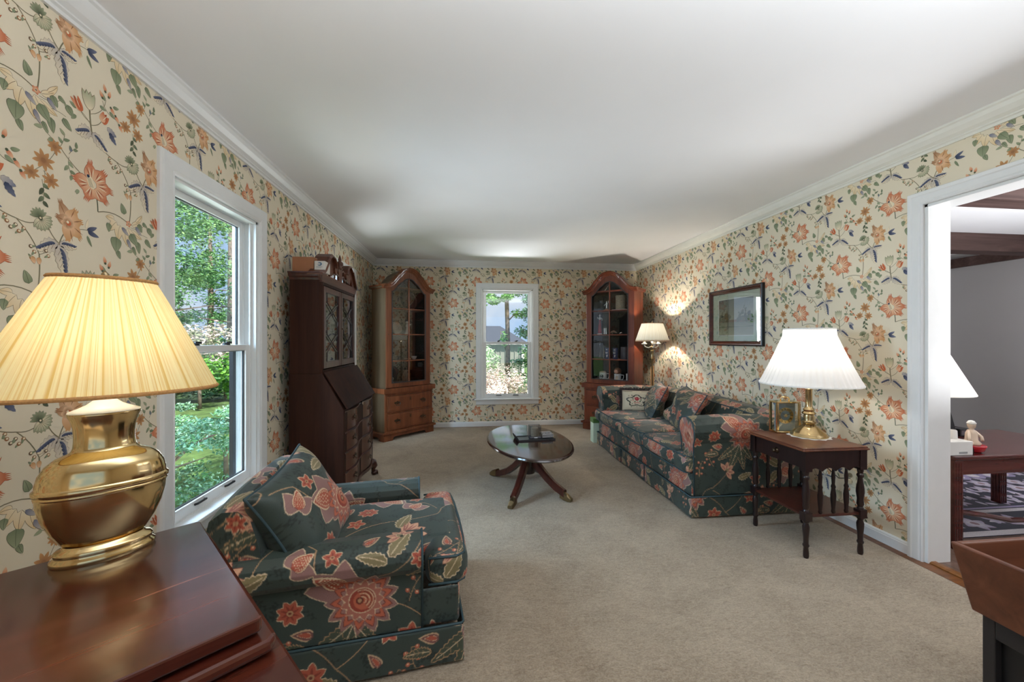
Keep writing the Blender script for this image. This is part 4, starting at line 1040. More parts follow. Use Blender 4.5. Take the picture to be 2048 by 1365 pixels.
mb = MB(); mb.lathe([(.070, .17), (.070, .190), (.066, .196), (0, .196)], 28); mb.build('lid', M['canister'], t, smooth=True, sharp=40)
o = MB().box(-.09, .12, -.08, .08, 0, .013).build('book', M['porcelain'], None, bevel=.002); o.location = incab(CRt, .09, .17, 1.685); o.rotation_euler = (0, 0, -PI/4); tag(o, 'thin pale book under the canister in the right cabinet', 'book')
M['red_glaze'] = plain('red_glaze', lin(160,30,36), .25)
t = thing('lady_figurine', 'slender lady figurine in a long red dress in the right cabinet', 'figurine', incab(CRt, -.195, .12, 1.351), -PI/4)
mb = MB(); mb.lathe([(.036, 0), (.036, .012), (.028, .016), (0, .016)], 16); mb.build('base', M['porcelain'], t)
mb = MB(); mb.lathe([(.030, .014), (.028, .06), (.022, .12), (.015, .18), (.013, .20), (.017, .215)], 14); mb.build('dress', M['red_glaze'], t, smooth=True)
mb = MB(); mb.lathe([(.017, .213), (.018, .235), (.006, .252), (.006, .258), (.013, .266), (.014, .278), (.002, .292)], 12); mb.tube([(.015, 0, .24), (.036, 0, .225), (.04, -.01, .20)], .005, 6); mb.tube([(-.015, 0, .24), (-.034, -.004, .23), (-.03, -.01, .25)], .005, 6); mb.build('body', M['porcelain'], t, smooth=True)
for k, x in enumerate((-.115, -.088)): turned('silver_cup', ('left silver cup of two beside the red-dressed figurine', 'right silver cup of two beside the red-dressed figurine')[k], 'cup', incab(CRt, x, .10, 1.351), [(.010, 0), (.011, .07), (.013, .09), (.011, .09), (.009, .07), (0, .01)], M['silver'], 'silver cups in the right cabinet')
t = thing('bird_ornament', 'small dark bird ornament on the middle shelf of the right cabinet', 'ornament', incab(CRt, .0, .13, 1.351), -PI/4)
mb = MB(); mb.tube([(-.05, 0, .012), (-.02, 0, .035), (.01, 0, .045), (.045, 0, .03), (.06, 0, .022)], [.004, .013, .016, .010, .003], 10); mb.tube([(-.005, 0, .03), (-.01, 0, 0)], .004, 6); mb.build('body', M['brownceramic'], t, smooth=True)
mb = MB(); mb.lathe([(.02, 0), (.02, .005), (0, .006)], 12, (-.01, 0, 0)); mb.build('base', M['dark_stand'], t)
t = thing('salt_shaker', 'little silver tipped ornament on the middle shelf at right in the right cabinet', 'ornament', incab(CRt, .125, .11, 1.351), -PI/4)
mb = MB(); mb.tube([(-.025, 0, .010), (0, 0, .020), (.02, 0, .028)], [.009, .013, .006], 10); mb.build('body', M['silver'], t, smooth=True)
M['blue_glass'] = plain('cobalt_glass', lin(40,58,96), .12, spec=.6, coat=.5)
t = thing('glass_bell', 'small frosted glass bell on the lower shelf of the right cabinet', 'bell', incab(CRt, -.215, .17, 1.007), 0)
mb = MB(); mb.lathe([(.04, 0), (.026, .03), (.018, .08), (.006, .1), (.008, .14), (.026, .18), (.02, .24), (.006, .27)], 16); mb.build('body', M['clear'], t, smooth=True)
t = thing('champagne_flute', 'tall clear flute glass on the lower shelf of the right cabinet', 'glass', incab(CRt, -.125, .10, 1.007), 0)
mb = MB(); mb.lathe([(.022, 0), (.018, .004), (.018, .17), (.020, .20), (.018, .20), (.016, .17), (.016, .01), (0, .008)], 16); mb.build('bowl', M['clear'], t, smooth=True)
mugp = [(.032, 0), (.036, .006), (.037, .12), (.039, .155), (.036, .155), (.034, .12), (.032, .012), (0, .010)]
for k, x in enumerate((-.06, .055)):
    t = thing('blue_tumbler', ('cobalt blue lettered tumbler left of the cabinet muntin', 'cobalt blue lettered tumbler right of the cabinet muntin')[k], 'glass', incab(CRt, x, .09, 1.007), -PI/4, 'blue tumblers in the right cabinet')
    mb = MB(); mb.lathe(mugp, 20); mb.build('body', M['blue_glass'], t, smooth=True, sharp=50)
    mb = MB()
    for zz, hw in ((.13, .010), (.09, .018), (.08, .014)): mb.prism([(a, zz) for a in ()] or [(-hw, zz), (hw, zz), (hw, zz + .004), (-hw, zz + .004)], (0, -.0372, 0), (1, 0, 0), (0, 0, 1), (0, -.0012, 0))
    mb.prism([(0, .03), (.008, .03), (.014, .055), (.008, .065), (.002, .06)], (0, -.0372, 0), (1, 0, 0), (0, 0, 1), (0, -.0012, 0)); mb.build('lettering', M['porcelain'], t)
M['smoke'] = plain('smoky_pottery', lin(84,78,82), .3, mottle=.15)
turned('tankard', 'smoky grey cylindrical tankard on the lower shelf of the right cabinet', 'mug', incab(CRt, .165, .15, 1.007), [(.056, 0), (.058, .01), (.056, .16), (.054, .17), (.05, .165), (.05, .01), (0, .008)], M['smoke'])
def mug(label, loc, r, h, mat, deco=None, rz=-PI/4):
    t = thing('mug', label, 'mug', loc, rz)
    mb = MB(); mb.lathe([(r*.95, 0), (r, .004), (r, h), (r*.9, h), (r*.9, .008), (0, .008)], 22); mb.build('body', mat, t, smooth=True, sharp=40)
    mb = MB(); mb.tube([(r*.96, 0, h*.86), (r*1.8, 0, h*.84), (r*1.75, 0, h*.45), (r*1.5, 0, h*.16), (r*.96, 0, h*.14)], .0055, 8); mb.build('handle', M['porcelain'], t, smooth=True)
    return t
t = mug('white mug with a dark round emblem on the bottom shelf of the right cabinet', incab(CRt, -.145, .12, .713), .052, .10, M['porcelain'])
mb = MB(); mb.lathe([(.026, 0), (.026, .002), (.020, .002), (.020, 0)], 20); mb.prism([(-.012, -.012), (.012, -.008), (.006, .012), (-.004, .004), (-.01, .012)], (0, 0, 0), (1, 0, 0), (0, 1, 0), (0, 0, .002)); mb.xf(Matrix.Translation((.004, -.051, .048)) @ Matrix.Rotation(PI/2, 4, 'X')); mb.build('emblem', M['black'], t)
mb = MB(); mb.lathe([(.05, .10), (.048, .112), (.02, .118), (0, .118)], 20); mb.build('lid', M['pinkplate'], t, smooth=True)
t = mug('white and pink mug holding a curly brown-haired doll in the right cabinet', incab(CRt, .075, .12, .713), .048, .09, M['porcelain'])
M['brown_curl'] = plain('brown_curls', lin(120,78,56), .8, mottle=.4, sc=80, bmp=.8); M['skin_doll'] = plain('doll_skin', lin(214,160,136), .5)
mb = MB(); mb.lathe([(.02, .09), (.046, .10), (.052, .135), (.036, .165), (.006, .175)], 18); mb.build('hair', M['brown_curl'], t, smooth=True)
mb = MB(); mb.lathe([(.004, -.03), (.026, -.02), (.03, 0), (.022, .02), (0, .03)], 14); mb.xf(Matrix.Translation((-.006, -.034, .125))); mb.build('face', M['skin_doll'], t, smooth=True)
mb = MB(); mb.prism([(-.02, .01), (.02, .01), (.022, .06), (0, .07), (-.016, .055)], (.004, -.0485, 0), (1, 0, 0), (0, 0, 1), (0, -.002, 0)); mb.build('print', M['pinkplate'], t)
o = mug('plain white mug at the right edge of the bottom shelf in the right cabinet', incab(CRt, .235, .12, .713), .038, .10, M['porcelain'])
M['oval_top'] = wood('dark_polished_top', lin(26,12,9), lin(44,21,15), lin(62,32,23), 'y', .8, .10, .6)
M['lamp_brass'] = plain('antique_lamp_brass', (.56,.42,.22), .2, 1., mottle=.2, sc=12)
# ------------------------------------------------------------------ oval coffee table
ct = thing('coffee_table', 'dark mahogany oval pedestal coffee table in the middle of the carpet', 'coffee table', (.525, 3.36, 0), .09)
mb = MB(); a, b = .345, .605
mb.lathe([(.0, .402), (.955, .402), (.985, .408), (1., .417), (.992, .426), (.975, .430), (.955, .4315), (0, .4315)], 72, (0, 0, 0), a, b, cap=False)
mb.build('tabletop', M['oval_top'], ct, smooth=True, sharp=35)
mb = MB(); mb.lathe([(.0, .392), (.16, .392), (.17, .402), (0, .402)], 24, cap=False); mb.lathe([(.02, .14), (.055, .15), (.062, .18), (.060, .27), (.046, .285), (.058, .30), (.058, .312), (.044, .325), (.050, .36), (.066, .385), (.066, .395)], 28); mb.build('pedestal', M['black_wood'], ct, smooth=True, sharp=35)
CTC = np.array((.525, 3.36))
for wx, wy in ((.243, 3.775), (.333, 3.0), (.815, 3.075), (.735, 3.79)):
    d = np.array((wx, wy)) - CTC; c_, s_ = math.cos(-.09), math.sin(-.09); d = np.array((d[0]*c_ - d[1]*s_, d[0]*s_ + d[1]*c_)); r = np.linalg.norm(d); d /= r
    q = [(.045, .255), (.10, .225), (.18, .155), (.27, .092), (.36, .052), (r - .06, .028), (r - .01, .018)]
    n = len(q)
    mb = MB(); sd = np.array((-d[1], d[0])); V = []
    for i, (t, z) in enumerate(q):
        w_ = .029 - .010 * i / (n-1); h_ = .048 - .024 * i / (n-1)
        c = d * t
        for sw, sh in ((-1, -.7), (1, -.7), (1, .7), (.55, 1), (-.55, 1), (-1, .7)): V.append((c[0] + sd[0]*w_*sw, c[1] + sd[1]*w_*sw, max(.001, z + h_*sh)))
    F = [(i*6+j, i*6+(j+1) % 6, (i+1)*6+(j+1) % 6, (i+1)*6+j) for i in range(n-1) for j in range(6)] + [(5,4,3,2,1,0), tuple((n-1)*6 + j for j in range(6))]
    mb.add(V, F); lg = mb.build('leg', M['mahog'], ct, smooth=True, sharp=30)
    mb = MB(); V = []
    for i, (t, z) in enumerate(((r - .085, .0425), (r - .02, .024), (r + .012, .014))):
        w_ = (.0225, .0215, .019)[i]; h_ = (.037, .029, .014)[i]; c = d * t
        for sw, sh in ((-1, -.7), (1, -.7), (1, .7), (.55, 1), (-.55, 1), (-1, .7)): V.append((c[0] + sd[0]*w_*sw, c[1] + sd[1]*w_*sw, max(.0005, z + h_*sh)))
    mb.add(V, [(i*6+j, i*6+(j+1) % 6, (i+1)*6+(j+1) % 6, (i+1)*6+j) for i in range(2) for j in range(6)] + [(5,4,3,2,1,0), tuple(12 + j for j in range(6))])
    mb.build('toe_cap', M['old_brass'], lg)
    mb = MB(); mb.lathe([(.010, 0), (.012, .006), (.004, .012), (0, .012)], 10); mb.xf(Matrix.Translation((d[0]*.062, d[1]*.062, .285))); mb.build('boss', M['black_wood'], lg, smooth=True)
TT = .4320
t = thing('serving_tray', 'dark lacquered tray with turned-up end on the coffee table', 'tray', (.598, 3.375, TT), .10)
mb = MB(); mb.prism([(-.175, 0), (.145, 0), (.145, .007), (-.165, .007), (-.178, .024), (-.186, .042), (-.192, .040), (-.186, .018)], (0, -.075, 0), (1, 0, 0), (0, 0, 1), (0, .15, 0)); mb.build('tray', M['black'], t, bevel=.002)
mb = MB(); mb.box(-.165, .145, -.079, -.073, 0, .012); mb.box(-.165, .145, .073, .079, 0, .012); mb.build('rim', M['dark_stand'], t)
t = thing('glass_stand', 'clear glass candle box with pale card standing on the lacquered tray', 'candle holder', (.585, 3.385, TT + .008), .08)
mb = MB(); mb.box(-.048, .048, -.040, .040, 0, .012); mb.build('base', M['smoke'], t, bevel=.003)
mb = MB()
for a in ((-.048, .048, -.040, -.036), (-.048, .048, .036, .040), (-.048, -.044, -.036, .036), (.044, .048, -.036, .036)): mb.box(a[0], a[1], a[2], a[3], .012, .105)
mb.build('glass', M['clear'], t)
mb = MB(); mb.lathe([(.031, 0), (.032, .003), (.032, .068), (.026, .074), (0, .072)], 20, (0, 0, .0125)); mb.build('candle', M['canister'], t, smooth=True, sharp=40)
mb = MB(); mb.box(-.014, .014, -.0425, -.040, .003, .009); mb.build('tag', M['porcelain'], t)
t = thing('coaster_set', 'dark coaster set with metal rims beside the glass candle box on the tray', 'coasters', (.692, 3.395, TT + .008), .10)
for k in range(3):
    mb = MB(); mb.box(-.052, .045, -.048, .048, k * .011, k * .011 + .007); mb.build('coaster', M['black'], t, bevel=.002)
    mb = MB(); z = k * .011 + .009; mb.tube([(-.053, -.049, z), (.046, -.049, z), (.046, .049, z), (-.053, .049, z)], .0018, 6, closed=True); mb.build('rim', M['silver'], t)
mb = MB()
for k, x in enumerate((-.035, -.005, .026)): mb.tube([(x + .014*math.cos(q), -.02 + .018*math.sin(q), .036) for q in np.linspace(0, 2*PI, 14)[:-1]], .002, 5, closed=True)
mb.build('filigree', M['silver'], t)

# ------------------------------------------------------------------ sofa (local x runs from the front to the wall)
so = thing('sofa', 'three-seat blue-green floral skirted sofa along the right wall', 'sofa', (1.60, 3.705, 0))
ST = .0052; Y1 = 1.03
mb = MB(); softbox(mb, (.455, 0, .082), (.93, 2*Y1, .148), .012, ST, .1, .05, faces='xyYX')
def pleat(P):
    y = P[..., 1]; x = P[..., 0]; z = P[..., 2]
    amp = .010 * np.exp(-((y - .27) / .03) ** 2) + .010 * np.exp(-((y + .27) / .03) ** 2) + .006 * np.sin(y * 9 + 1) * (.155 - z) / .15
    P = P.copy(); P[..., 0] += np.where(x < .2, amp, 0); return P
mb = MB(); softbox(mb, (.455, 0, .082), (.93, 2*Y1, .148), .012, ST, .1, .05, faces='xyYX', warp=pleat)
mb.build('skirt', M['fabric'], so, smooth=True, flip=True)
mb = MB()
for y in (-.27, .27): mb.box(-.014, -.008, y - .004, y + .004, .012, .150)
mb.build('pleat_gap', M['piping'], so)
mb = MB(); softbox(mb, (.46, 0, .235), (.91, 2*Y1 - .056, .18), .02, ST, .3, .22, faces='xyYXZ'); mb.build('base', M['fabric'], so, smooth=True, flip=True)
mb = MB(); mb.tube([(.9, -Y1 - .001, .157), (-.005, -Y1 - .001, .157), (-.013, -Y1 + .01, .157), (-.013, Y1 - .01, .157), (-.005, Y1 + .001, .157), (.9, Y1 + .001, .157)], .0055, 6); mb.build('piping', M['piping'], so, smooth=True)
def armprof(s):
    # (p = y outward from the inner face, q = z)
    o = [(.0, .30), (.0, .57), (-.012, .62), (-.004, .672), (.030, .706), (.085, .718), (.140, .706), (.176, .668), (.186, .615), (.176, .565), (.150, .525), (.150, .15), (.0, .15)]
    return o
for s in (-1, 1):
    yi = s * .868
    mb = MB(); rollsweep(mb, armprof(s), .02, .90, ST, lambda a, p, q, s=s, yi=yi: (a - .025 * np.clip((q - .5) / .1, 0, 1) * (a < .1), yi + s * p, q + .012 * np.sin(a * 5)), .70 if s < 0 else .4, .36)
    am = mb.build('arm', M['fabric'], so, smooth=True, flip=True, sharp=60)
    pr = armprof(s)[:12]; mb = MB(); mb.tube([(.018 - .022 * min(1, max(0, (q - .5) / .1)), yi + s * p, q) for p, q in pr], .005, 6); mb.build('piping', M['piping'], am, smooth=True)
mb = MB(); bp = [(.70, .30), (.665, .44), (.672, .60), (.70, .69), (.755, .722), (.83, .724), (.885, .70), (.91, .64), (.91, .15), (.72, .15)]
rollsweep(mb, bp, -.90, .90, ST, lambda a, p, q: (p + 0 * a, a, q + .012 * np.cos(a * 3.4) * (q > .6)), .2, .3); mb.build('backrest', M['fabric'], so, smooth=True, flip=True, sharp=60)
mb = MB(); mb.tube([(.672, y, .60 + .094 + .012*math.cos(y*3.4)) for y in np.linspace(-.87, .87, 20)], .005, 6); mb.build('piping', M['piping'], so, smooth=True)
for k, yc in enumerate((-.572, 0, .572)):
    mb = MB(); w = .566
    softbox(mb, (.305, yc, .382), (.70, w, .132), .045, ST, .17 * k + .05, .29 * k, puff=(.012, 0, .020), faces='xXyYZ')
    if k != 1:
        s = -1 if k == 0 else 1
        softbox(mb, (.0, s * .925, .378), (.10, .185, .124), .04, ST, .11 * k, .37, puff=(.006, 0, .006), faces='xXyYZ')
    cu = mb.build('seat_cushion', M['fabric'], so, smooth=True, flip=True)
    mb = MB()
    for z in (.438, .322):
        e0, e1 = yc - w/2 + .012, yc + w/2 - .012
        if k == 0: e0 = -1.006
        if k == 2: e1 = 1.006
        xx = -.036
        mb.tube([(.60, e0 if k != 0 else yc - w/2 + .01, z), (.06, e0 if k != 0 else yc - w/2 + .01, z)][(0 if k != 0 else 2):] + [(xx + .03, e0, z), (xx, e0 + .03, z)] + [(xx - .012 * (1 - ((y - yc) / (w/2)) ** 2) if abs(y - yc) < w/2 else xx, y, z) for y in np.linspace(e0 + .06, e1 - .06, 12)] + [(xx, e1 - .03, z), (xx + .03, e1, z)], .0055, 6)
    mb.build('piping', M['piping'], cu, smooth=True)
def throw(label, c, right, up, w, h, th, seed, ou, ov, rot, crush=.10):
    t = thing('throw_pillow', label, 'pillow', c, 0)
    body, rim = pillow(w, h, th, .0065, pframe((0, 0, 0), right, up), ou, ov, rot, None, .07, crush, seed)
    b = body.build('cover', M['fabric'], t, smooth=True, flip=True)
    mb = MB(); mb.tube(rim, .005, 6, closed=True); mb.build('piping', M['piping'], t, smooth=True); return t
throw('rumpled green floral pillow in the far corner of the sofa behind the needlepoint one', (2.10, 4.24, .600), (-.35, -.94, -.02), (.42, -.12, .9), .52, .41, .17, 3, .1, .2, .3)
throw('large green floral pillow leaning against the sofa back nearest the camera', (2.085, 3.62, .608), (-.22, -.97, -.03), (.46, -.10, .88), .57, .42, .18, 8, .35, .12, 1.2)
# needlepoint pillow with fringe
NP_BG, NB, NR, NG = lin(206,192,164), lin(38,30,28), lin(166,34,44), lin(72,84,56)
def needle(X, Y):
    c = np.empty(X.shape + (3,)); c[:] = NP_BG
    rg = random.Random(12)
    def blob(x, y, rx, ry, col): c[((X - x) / rx) ** 2 + ((Y - y) / ry) ** 2 < 1] = col
    for k in range(46):
        a = k / 46 * 2 * PI; q = 1 + .18 * math.sin(5 * a); blob(.098 * q * math.cos(a), .056 * q * math.sin(a), .006 + .004 * rg.random(), .005 + .003 * rg.random(), NB if k % 3 else NG)
    for k in range(24): blob(rg.uniform(-.12, .12), rg.uniform(-.07, .07), .005, .004, NB)
    for k in range(9): blob(.045 * math.cos(k * .7), .012 + .026 * math.sin(k * .7), .009, .007, lin(196,120,110) if k % 2 else NG)
    blob(0, .022, .024, .021, NR); blob(-.004, .026, .010, .008, lin(206,70,76)); blob(0, -.022, .04, .008, lin(200,150,130))
    c[np.abs(Y) > .112] = lin(150,134,112); c[(np.abs(Y) > .104) & (np.abs(Y) < .109)] = NB; return c
t = thing('needlepoint_pillow', 'cream needlepoint pillow with red rose wreath and dark fringe on the sofa', 'pillow', (1.965, 4.44, .565), 0)
PM = pframe((0, 0, 0), (.93, -.36, 0), (.07, .20, .97))
body, rim = pillow(.33, .25, .11, .003, PM, colour=needle, ears=.03); body.build('cover', M['fabric'], t, smooth=True, flip=True)
M['fringe'] = plain('dark_fringe', lin(52,44,42), .95, mottle=.5, sc=90)
mb = MB(); rg = random.Random(4)
P = np.array(rim); C0 = P.mean(0)
for i in range(0, len(P)):
    for f in (0, .33, .66):
        p = P[i] * (1 - f) + P[(i + 1) % len(P)] * f; d = (p - C0); d /= np.linalg.norm(d)
        mb.tube([p - d * .006, p + d * .018 + np.array([rg.uniform(-.004, .004) for _ in range(3)]), p + d * .036 + np.array([rg.uniform(-.007, .007) for _ in range(3)])], [.0055, .0048, .003], 4)
mb.build('fringe', M['fringe'], t)

# ------------------------------------------------------------------ end table
et = thing('end_table', 'dark side table with turned legs, spindles and a drawer beside the sofa', 'end table', (2.155, 2.335, 0))
x0, x1, y0, y1 = -.215, .215, -.232, .232; TZ = .645
mb = MB(); mb.box(x0 + .006, x1 - .006, y0 + .006, y1 - .006, TZ - .010, TZ); mb.box(x0, x1, y0, y1, TZ - .020, TZ - .009); mb.build('tabletop', M['mahog_ped'], et, bevel=.004)
lx, ly = .178, .205
legp = [(.0, 0), (.012, 0), (.0155, .012), (.0150, .035), (.0125, .062), (.017, .070), (.018, .076), (.0135, .086), (.0145, .12), (.0185, .165), (.0190, .185), (.0130, .205), (.0175, .213), (.0175, .222)]
legp2 = [(.0175, .268), (.0175, .276), (.013, .284), (.0185, .300), (.0160, .33), (.0215, .37), (.0205, .395), (.0145, .43), (.0125, .455), (.0185, .466), (.0185, .474), (.013, .482), (.0165, .498), (.0165, .51)]
for sx in (-1, 1):
    for sy in (-1, 1):
        mb = MB(); c = (sx * lx, sy * ly, 0)
        mb.lathe(legp, 14, c); mb.lathe(legp2, 14, c); mb.box(c[0] - .022, c[0] + .022, c[1] - .022, c[1] + .022, .220, .270); mb.box(c[0] - .022, c[0] + .022, c[1] - .022, c[1] + .022, .508, TZ - .02)
        mb.build('leg', M['black_wood'], et, smooth=True, sharp=35)
for sy in (-1, 1):
    mb = MB(); sc = [(-lx, TZ - .02), (lx, TZ - .02), (lx, .53)] + [(x, .505 + .022 * abs(math.sin((x + lx) / (2 * lx) * 4 * PI))) for x in np.linspace(lx - .02, -lx + .02, 41)] + [(-lx, .53)]
    mb.prism(sc, (0, sy * (ly + .012) - .006, 0), (1, 0, 0), (0, 0, 1), (0, .012, 0)); mb.build('apron', M['black_wood'], et)
    for k in (-1, 0, 1):
        mb = MB(); mb.lathe([(.008, .252), (.012, .262), (.009, .275), (.014, .33), (.015, .36), (.010, .40), (.013, .41), (.008, .425), (.011, .47), (.007, .50), (.007, .53)], 12, (k * .085, sy * ly, 0)); mb.build('spindle', M['black_wood'], et, smooth=True)
mb = MB(); mb.box(lx, lx + .012, -ly, ly, .515, TZ - .02); mb.build('apron', M['black_wood'], et)
mb = MB(); mb.box(-lx - .014, -lx + .002, -ly + .024, ly - .024, .520, TZ - .024); dr = mb.build('drawer', M['black_wood'], et, bevel=.003)
mb = MB(); mb.lathe([(.0, 0), (.018, 0), (.020, .003), (.010, .007), (.008, .014), (.013, .020), (.010, .026), (0, .028)], 14); mb.xf(Matrix.Translation((-lx - .014, 0, .575)) @ Matrix.Rotation(-PI/2, 4, 'Y')); mb.build('knob', M['dark_brass'], dr, smooth=True)
mb = MB(); mb.box(-lx - .012, lx + .012, -ly - .012, ly + .012, .238, .254); mb.build('shelf', M['mahog'], et, bevel=.004)
# doily, lamp, clock
LX, LY = 2.235, 2.385
t = MB(); n = 48; V = [(0, 0, .002)] + [((.118 + .008 * math.cos(a * 12)) * math.cos(a), (.118 + .008 * math.cos(a * 12)) * math.sin(a), .0015) for a in np.arange(n) * 2 * PI / n] + [((.118 + .008 * math.cos(a * 12)) * math.cos(a), (.118 + .008 * math.cos(a * 12)) * math.sin(a), .0) for a in np.arange(n) * 2 * PI / n]
t.add(V, [(0, 1 + i, 1 + (i + 1) % n) for i in range(n)] + [(1 + i, 1 + n + i, 1 + n + (i + 1) % n, 1 + (i + 1) % n) for i in range(n)]); o = t.build('doily', M['lace'], None); o.location = (LX, LY, TZ + .0008); tag(o, 'white scalloped lace doily under the lamp on the end table', 'doily')
lp = thing('table_lamp', 'brass column table lamp with large white pleated shade on the end table', 'lamp', (LX, LY, TZ + .003))
mb = MB(); mb.lathe([(.0, 0), (.104, 0), (.106, .006), (.100, .012), (.096, .020), (.090, .024), (.080, .034), (.060, .052), (.048, .062), (.040, .066), (.040, .074), (.030, .078)], 40, cap=False); mb.build('foot', M['lamp_brass'], lp, smooth=True, sharp=45)
mb = MB(); mb.lathe([(.030, .078), (.038, .084), (.040, .090), (.030, .096), (.027, .104), (.030, .125), (.027, .138), (.036, .142), (.040, .148), (.036, .154), (.028, .160), (.032, .172), (.026, .180), (.021, .186), (.019, .20), (.019, .30), (.022, .306), (.014, .312)], 32, cap=False); mb.build('column', M['lamp_brass'], lp, smooth=True, sharp=45)
mb = MB(); mb.tube([(0, 0, .31), (0, 0, .40)], .008, 10); mb.tube([(0, -.045, .42), (0, -.05, .52), (0, -.03, .66), (0, 0, .70)], .003, 6); mb.tube([(0, .045, .42), (0, .05, .52), (0, .03, .66), (0, 0, .70)], .003, 6); mb.build('stem', M['old_brass'], lp)
mb = MB(); mb.lathe([(.012, .40), (.02, .41), (.035, .46), (.038, .49), (.028, .52), (0, .53)], 16); mb.build('bulb', M['bulb'], lp, smooth=True)
mb = MB(); mb.lathe([(.276, .338), (.279, .342), (.262, .374), (.223, .460), (.181, .560), (.145, .655), (.141, .700)], 288, pleat=48, amp=.012, cap=False)
sh = mb.build('shade', M['shade_white'], lp, smooth=True)
for r, z in ((.279, .340), (.141, .700)): mb = MB(); mb.lathe([(r + .002, z - .004), (r + .003, z + .004), (r - .004, z + .004), (r - .004, z - .004), (r + .002, z - .004)], 96, pleat=48, amp=.008, cap=False); mb.build('trim', M['lace'], sh, smooth=True)
mb = MB(); mb.tube([(.0, .10, .004), (.05, .16, .002), (.10, .20, .0), (.16, .235, -.01)], .003, 6); mb.tube([(.16, .235, -.01), (.20, .20, -.12), (.24, .12, -.25), (.28, .06, -.31), (.375, .07, -.32)], .0028, 6); mb.build('cord', M['dark_stand'], lp, smooth=True)
WHITE_BULB = (LX, LY, TZ + .52)
ck = thing('carriage_clock', 'square brass carriage clock with round dial on the end table', 'clock', (2.172, 2.512, TZ + .001), -.12)
w, d, h = .074, .036, .200
mb = MB(); mb.box(-w - .008, w + .008, -d - .008, d + .008, 0, .012); mb.build('base', M['brass'], ck, bevel=.003)
mb = MB(); mb.box(-w - .006, w + .006, -d - .006, d + .006, h, h + .012); mb.build('top', M['brass'], ck, bevel=.003)
for sx in (-1, 1):
    for sy in (-1, 1): mb = MB(); mb.box(sx*w - .007, sx*w + .007, sy*d - .007, sy*d + .007, .012, h); mb.build('post', M['brass'], ck, bevel=.002)
mb = MB(); mb.tube([(-.028, 0, h + .012), (-.030, 0, h + .030), (-.022, 0, h + .038), (.022, 0, h + .038), (.030, 0, h + .030), (.028, 0, h + .012)], .004, 8); mb.build('handle', M['brass'], ck, smooth=True)
M['clock_face'] = plain('brushed_blue_plate', lin(128,146,156), .35); M['gold_dial'] = plain('gold_dial', (.80,.60,.26), .25, 1.)
mb = MB(); mb.box(-w + .006, w - .006, -.004, .004, .012, h); mb.build('plate', M['clock_face'], ck)
mb = MB(); mb.lathe([(.054, 0), (.054, .004), (.034, .004), (.034, 0), (.054, 0)], 40, cap=False); mb.lathe([(0, .003), (.012, .006), (0, .010)], 16, cap=False); mb.xf(Matrix.Translation((0, -.004, .112)) @ Matrix.Rotation(PI/2, 4, 'X')); dl = mb.build('dial', M['gold_dial'], ck)
mb = MB()
for k in range(12):
    a = k * PI / 6; r = .044
    mb.prism([(-.0018, -.006), (.0018, -.006), (.0018, .006), (-.0018, .006)], (r * math.sin(a), -.0085, .112 + r * math.cos(a)), (math.cos(a), 0, -math.sin(a)), (math.sin(a), 0, math.cos(a)), (0, -.0008, 0))
mb.build('hour_mark', M['black'], dl)
mb = MB()
for a, l in ((-.95, .030), (1.15, .042)): mb.prism([(-.0022, -.006), (.0022, -.006), (.001, l), (-.001, l)], (0, -.0105, .112), (math.cos(a), 0, -math.sin(a)), (math.sin(a), 0, math.cos(a)), (0, -.001, 0))
mb.build('hand', M['dark_brass'], dl)
mb = MB(); mb.box(-w + .006, w - .006, -d + .001, -d + .003, .014, h); mb.build('pane', M['cab_pane'], ck)

# ------------------------------------------------------------------ floor lamp, board, carton behind the sofa
fl = thing('floor_lamp', 'brass floor lamp with cream shade standing behind the far end of the sofa', 'lamp', (2.345, 4.835, 0))
mb = MB(); mb.lathe([(.088, 0), (.09, .01), (.07, .024), (.03, .034), (.018, .05)], 28); mb.build('base', M['old_brass'], fl, smooth=True, sharp=40)
mb = MB(); mb.lathe([(.011, .04), (.011, 1.02), (.018, 1.03), (.020, 1.04), (.013, 1.05), (.015, 1.09), (.017, 1.12), (.022, 1.13), (.022, 1.14), (.014, 1.148), (.018, 1.17), (.026, 1.185), (.012, 1.195), (.008, 1.24)], 20); mb.build('pole', M['old_brass'], fl, smooth=True, sharp=40)
for k in range(3):
    a = k * 2.094 + 2.4; c_, s_ = math.cos(a), math.sin(a)
    mb = MB(); mb.tube([(.01*c_, .01*s_, 1.19), (.05*c_, .05*s_, 1.175), (.09*c_, .09*s_, 1.19), (.10*c_, .10*s_, 1.22)], .006, 8); mb.lathe([(.016, 1.215), (.034, 1.222), (.036, 1.228), (.02, 1.236), (.014, 1.25), (.014, 1.28)], 14, (.10*c_, .10*s_, 0)); mb.build('arm', M['porcelain'], fl, smooth=True)
mb = MB(); mb.lathe([(.012, 1.24), (.02, 1.28), (.04, 1.34), (.036, 1.38), (0, 1.40)], 16); mb.build('bulb', M['bulb'], fl, smooth=True)
mb = MB(); mb.lathe([(.203, 1.256), (.205, 1.262), (.185, 1.318), (.158, 1.40), (.128, 1.484)], 144, pleat=36, amp=.008, cap=False); sh = mb.build('shade', M['shade_cream'], fl, smooth=True)
for r, z in ((.205, 1.259), (.203, 1.270), (.129, 1.484)): mb = MB(); mb.lathe([(r + .001, z - .003), (r + .002, z + .003), (r - .004, z + .003), (r - .004, z - .003), (r + .001, z - .003)], 48, cap=False); mb.build('trim', M['gold_trim'], sh, smooth=True)
mb = MB(); mb.tube([(0, 0, 1.40), (0, 0, 1.486)], .003, 6)
for k in range(3): mb.tube([(0, 0, 1.484), (.128*math.cos(k*2.09), .128*math.sin(k*2.09), 1.484)], .002, 5)
mb.lathe([(.004, 1.484), (.010, 1.492), (.006, 1.50), (.009, 1.508), (.001, 1.522)], 12); mb.build('finial', M['old_brass'], fl, smooth=True)
